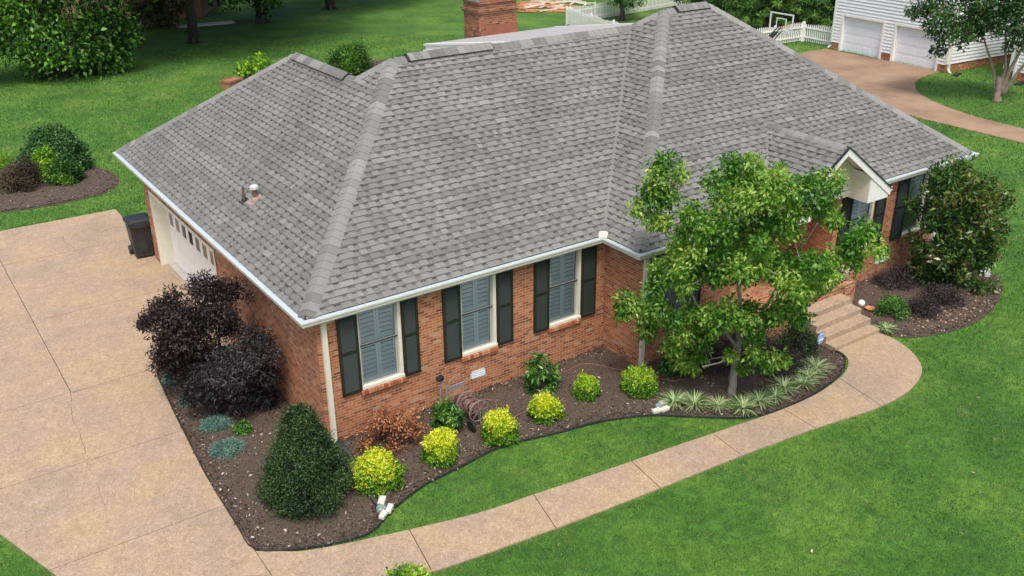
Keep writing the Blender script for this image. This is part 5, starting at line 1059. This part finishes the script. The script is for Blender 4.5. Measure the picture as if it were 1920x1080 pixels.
fence((34.2,36.0),(32.6,27.5),"white picket fence coming towards the roof ridge from the far fence corner")
fence((41.9,20.75),(41.9,23.0),"short white picket fence joined to the corner of the white house")
fence((41.85,23.05),(34.5,23.4),"white picket fence behind the basketball hoop")
# basketball hoop
t = empty("basketball_hoop",(29.95,15.4,0),"basketball hoop with a clear white framed backboard beside the far driveway","basketball hoop")
b = MB(); b.tube([(0,0,0),(0,0,2.65)],.055,10); b.box(-.5,.5,-.35,.35,0,.18); local(b,"pole",'black',t)
b = MB()
for y in (-.08,.08): b.tube([(0,y,2.6),(.98,y+.2,3.0)],.03,6); b.tube([(0,y,2.3),(.98,y+.2,2.75)],.03,6)
b.obox((.45,.1,2.72),.35,.14,.14,.2,0,-.35); local(b,"support_arm",'black',t)
b = MB(); y0,y1,z0,z1 = -.48,.92,2.83,3.62; x = 1.05; f = .055
b.box(x,x+.04,y0,y1,z0,z0+f); b.box(x,x+.04,y0,y1,z1-f,z1); b.box(x,x+.04,y0,y0+f,z0+f,z1-f); b.box(x,x+.04,y1-f,y1,z0+f,z1-f)
ym = (y0+y1)/2; b.box(x+.01,x+.03,ym-.3,ym+.3,3.35,3.39); b.box(x+.01,x+.03,ym-.3,ym-.26,2.95,3.35); b.box(x+.01,x+.03,ym+.26,ym+.3,2.95,3.35); b.box(x+.01,x+.03,ym-.3,ym+.3,2.93,2.97)
bb_ = local(b,"backboard_frame",'white',t)
b = MB(); b.quad((x+.035,y0+f,z0+f),(x+.035,y1-f,z0+f),(x+.035,y1-f,z1-f),(x+.035,y0+f,z1-f)); local(b,"backboard_pane",M['clear'],t)
b = MB(); b.tube([(x+.32+.23*math.cos(a),ym+.23*math.sin(a),2.95) for a in np.linspace(0,6.283,19)],.012,6,cap=False); b.box(x+.04,x+.1,ym-.08,ym+.08,2.88,2.97); rim = local(b,"rim",mat("rim_orange",(.55,.12,.04),.5),t)
b = MB()
for i in range(12):
    a = i*math.pi/6
    for s in (-1,1): b.tube([(x+.32+.23*math.cos(a),ym+.23*math.sin(a),2.94),(x+.32+.15*math.cos(a+s*.5),ym+.15*math.sin(a+s*.5),2.72),(x+.32+.11*math.cos(a),ym+.11*math.sin(a),2.52)],.006,4)
local(b,"net",'white',t)

# ------------------------------------------------------------------ trees at the back
def blob_tree(name, x, y, z0, rx, rz, label, m='l_dark', bark='barkdark', tr=.3, per=120, size=.3, seed=1, n=60, cr=(.2,.34), group=None, tvar=.6, asp=.5, cat="tree", hollow=.35):
    t = empty(name,(x,y,0),label,cat,group); g = np.random.default_rng(seed); cl = []
    for i in range(n):
        d = g.normal(size=3); d /= np.linalg.norm(d); q = hollow+(1-hollow)*g.random()**.5
        cl.append([x+d[0]*rx*q, y+d[1]*rx*q, z0+rz+d[2]*rz*q, rx*(cr[0]+(cr[1]-cr[0])*g.random())])
    b = MB(); r = random.Random(seed); top = z0+rz*1.2; b.tube([(x,y,0),(x+.05,y,z0*.5),(x-.1,y+.1,z0+rz*.5),(x,y,top)],[tr*1.25,tr,tr*.75,tr*.3],12)
    for k in range(5): a = k*1.256+.5; b.tube([(x+math.cos(a)*tr*2.1,y+math.sin(a)*tr*2.1,-.05),(x+math.cos(a)*tr*1.2,y+math.sin(a)*tr*1.2,.12),(x+math.cos(a)*tr*.5,y+math.sin(a)*tr*.5,.6)],[tr*.3,tr*.4,tr*.3],6)
    for c in cl[::2]:
        zz = max(z0*.8, min(top, c[2]-(abs(c[0]-x)+abs(c[1]-y))*.35)); limb(b,(x,y,zz),c[:3],tr*.25,.02,5,4,.1,r)
    b.build("trunk",bark,t,smooth=True); foliage("crown",cl,m,t,per,size,asp,.2,seed,1.,.35,tvar); return t
blob_tree("shade_tree",12.15,45.0,5.0,8.6,4.2,"big shade tree with a thick dark trunk standing on the back lawn",tr=.27,per=260,size=.55,seed=201,n=190,hollow=.15)
blob_tree("shade_tree",24.5,52,5.2,6.6,4.2,"second big shade tree farther right, crown above the top edge of the photo",tr=.3,per=230,size=.55,seed=202,n=130)
blob_tree("fence_tree",38.2,35.3,.9,1.9,2.0,"small light green tree with dark trunk growing by the far picket fence",m='l_conif',tr=.16,per=120,size=.2,seed=203,n=44)
blob_tree("low_branch_tree",18.4,50.5,.9,3.2,1.9,"leafy low tree at the back edge, right of the thick trunk",tr=.14,per=130,size=.28,seed=204,n=40)
blob_tree("tan_bush",12.0,51.6,.1,1.9,1.1,"tan and green airy bush in front of the pink brick house",m=m_leaf("tan_leaf",[(.03,.06,.015),(.09,.10,.04),(.22,.17,.10),(.36,.29,.19)],.2,.6),tr=.08,per=110,size=.2,seed=205,n=34,cat="shrub")
blob_tree("hedge_bush",7.4,47.0,.0,1.5,.9,"dark bush filling the gap behind the huge bushy tree",tr=.1,per=150,size=.26,seed=206,n=34,cat="shrub")
def conifer(x, y, h, r, seed, label):
    t = empty("conifer",(x,y,0),label,"tree","feathery conifers behind the basketball hoop"); g = np.random.default_rng(seed); cl = []; b = MB(); rr = random.Random(seed)
    b.tube([(x,y,0),(x,y,h)],[.16,.02],8); N_ = 80
    for i in range(N_):
        z = (i/N_)**.85; a = i*2.4; R = r*(1-z)**.8
        for q in (.45,.8,1.05):
            cl.append([x+math.cos(a)*R*q, y+math.sin(a)*R*q, .35+z*(h-.3)+.18*q-.3*R*q*.3, .30*(1.15-.45*q)*(.5+.5*(1-z))+.04])
        limb(b,(x,y,.3+z*(h-.35)),cl[-1][:3],.03,.008,4,3,.05,rr)
    b.build("trunk",'barkdark',t); foliage("crown",cl,'l_conif',t,70,.20,.28,.15,seed,.55,.2,.7,up=.7)
conifer(42.5,26.2,6.0,2.9,211,"feathery bright green conifer right behind the basketball backboard")
conifer(45.5,26.5,6.5,2.7,212,"feathery conifer between the hoop and the white house corner")
conifer(41.5,30.5,5.5,2.5,213,"feathery conifer left of the basketball hoop, above the roof slope")
conifer(47.5,33.5,6.5,2.8,214,"feathery conifer farthest back, behind the other conifers")
for i,(x,y,s) in enumerate(((52,28,221),(52,36,222),(56,43,223),(50,47,224),(61,34,225))):
    blob_tree("dark_backdrop_tree",x,y,.2,4.6,3.6,["dark leafy tree at the back directly behind the white house","dark leafy tree behind the conifers at the back","dark leafy tree beyond the end of the far picket fence","dark leafy tree behind the far picket fence, left of the conifers","dark leafy tree farthest right at the back"][i],m='l_crape',tr=.25,per=170,size=.34,seed=s,n=60,group="dark trees closing the back yard")
for i,(x,y,s) in enumerate(((30,64,231),(40,58,232),(-6,55,233),(-12,46,234),(3,60,235))):
    blob_tree("backdrop_tree",x,y,.5,5.5,4.5,["leafy tree far beyond the lumber pile","leafy tree far beyond the picket fence","leafy tree far left behind the huge bushy tree","leafy tree at the far left edge of the back lawn","leafy tree far back beside the pink brick house"][i],tr=.3,per=150,size=.4,seed=s,n=60,group="trees beyond the back lawn")
# pink brick house at the back
ph = empty("pink_brick_house",(9.6,57.6,0),"pinkish brick house far behind the thick tree trunk","house"); ph.rotation_euler.z = -.5
b = MB(); b.box(-6,7,0,8,0,3.2); local(b,"wall",m_noise("pink_brick",(.42,.22,.16),(.55,.32,.24),3,.9),ph)
b = MB(); b.hexa([(-6.5,-.5,3.2),(7.5,-.5,3.2),(7.5,8.5,3.2),(-6.5,8.5,3.2),(-3,3.9,6),(4,3.9,6),(4,4.1,6),(-3,4.1,6)]); local(b,"roof",'cap',ph)
for x in (-3.6,.4,4.0):
    b = MB(); b.box(x,x+1.2,-.05,.02,1.0,2.4); w_ = local(b,"window",'dark',ph); b = MB(); b.box(x-.08,x,-.08,0,.95,2.45); b.box(x+1.2,x+1.28,-.08,0,.95,2.45); b.box(x-.08,x+1.28,-.08,0,.92,1.0); b.box(x-.08,x+1.28,-.08,0,2.4,2.48)
    b.v = [(v[0]+9.6,v[1]+57.6,v[2]) for v in b.v]; b.build("frame",'white',w_)
# swing frame, white ground sheet, dark bench thing behind the trunk
t = empty("swing_frame",(11.4,53.6,0),"dark metal swing frame in front of the pink brick house","swing")
b = MB()
for s in (-1,1): b.tube([(s*.9-.4,0,0),(s*.8,0,2.1),(s*.9+.4,0,0)],.04,6)
b.tube([(-.8,0,2.1),(.8,0,2.1)],.04,6); local(b,"frame",'black',t); b = MB(); b.box(-.5,.5,-.2,.2,.5,.55); b.tube([(-.45,0,.5),(-.4,0,2.1)],.012,4); b.tube([(.45,0,.5),(.4,0,2.1)],.012,4); b.box(-.5,.5,.2,.24,.55,1.0); local(b,"seat",'black',t)
b = MB(); b.obox((14.6,50.9,.05),4.2,.9,.07,-.12); tag(b.build("white_board",'stone'),"long pale board lying on the grass behind the thick tree trunk","board")
b = MB(); b.obox((18.2,49.3,.15),1.0,.4,.25,-.3); b.obox((18.0,49.3,.3),.5,.3,.1,-.3); tag(b.build("dark_mat",'black'),"dark low object on the grass right of the pale board","ground cover")
# lumber pile
r = random.Random(77); LC = {'o': m_noise("orange_board",(.50,.16,.07),(.62,.26,.13),8,.7), 'w': m_noise("cream_board",(.60,.55,.42),(.74,.70,.58),8,.7)}
t = empty("lumber_pile",(37.6,43.6,0),"heap of orange and cream boards scattered on the back lawn","lumber pile")
b1, b2 = MB(), MB()
for i in range(26): b1.obox((r.uniform(-2.6,1.6),r.uniform(-2.0,1.6),.06+.03*r.random()),r.uniform(1.2,2.6),r.uniform(.12,.2),.05,r.uniform(-1.4,.1),0,r.uniform(-.04,.04))
for i in range(26): b2.obox((r.uniform(-1.6,3.2),r.uniform(-2.2,1.8),.09+.04*r.random()),r.uniform(.6,1.8),r.uniform(.12,.22),.05,r.uniform(-1.2,.8),0,r.uniform(-.04,.04))
for k in range(3): b1.obox((-1.2+.25*k,-2.5+.1*k,.07),3.4,.16,.05,-.85)
local(b1,"orange_boards",LC['o'],t); local(b2,"cream_boards",LC['w'],t)
for o in list(bpy.data.objects):
    if o.type == 'MESH' and o.name.split('.')[0] in ("joint_base","walk_base"): o['kind'] = 'structure'
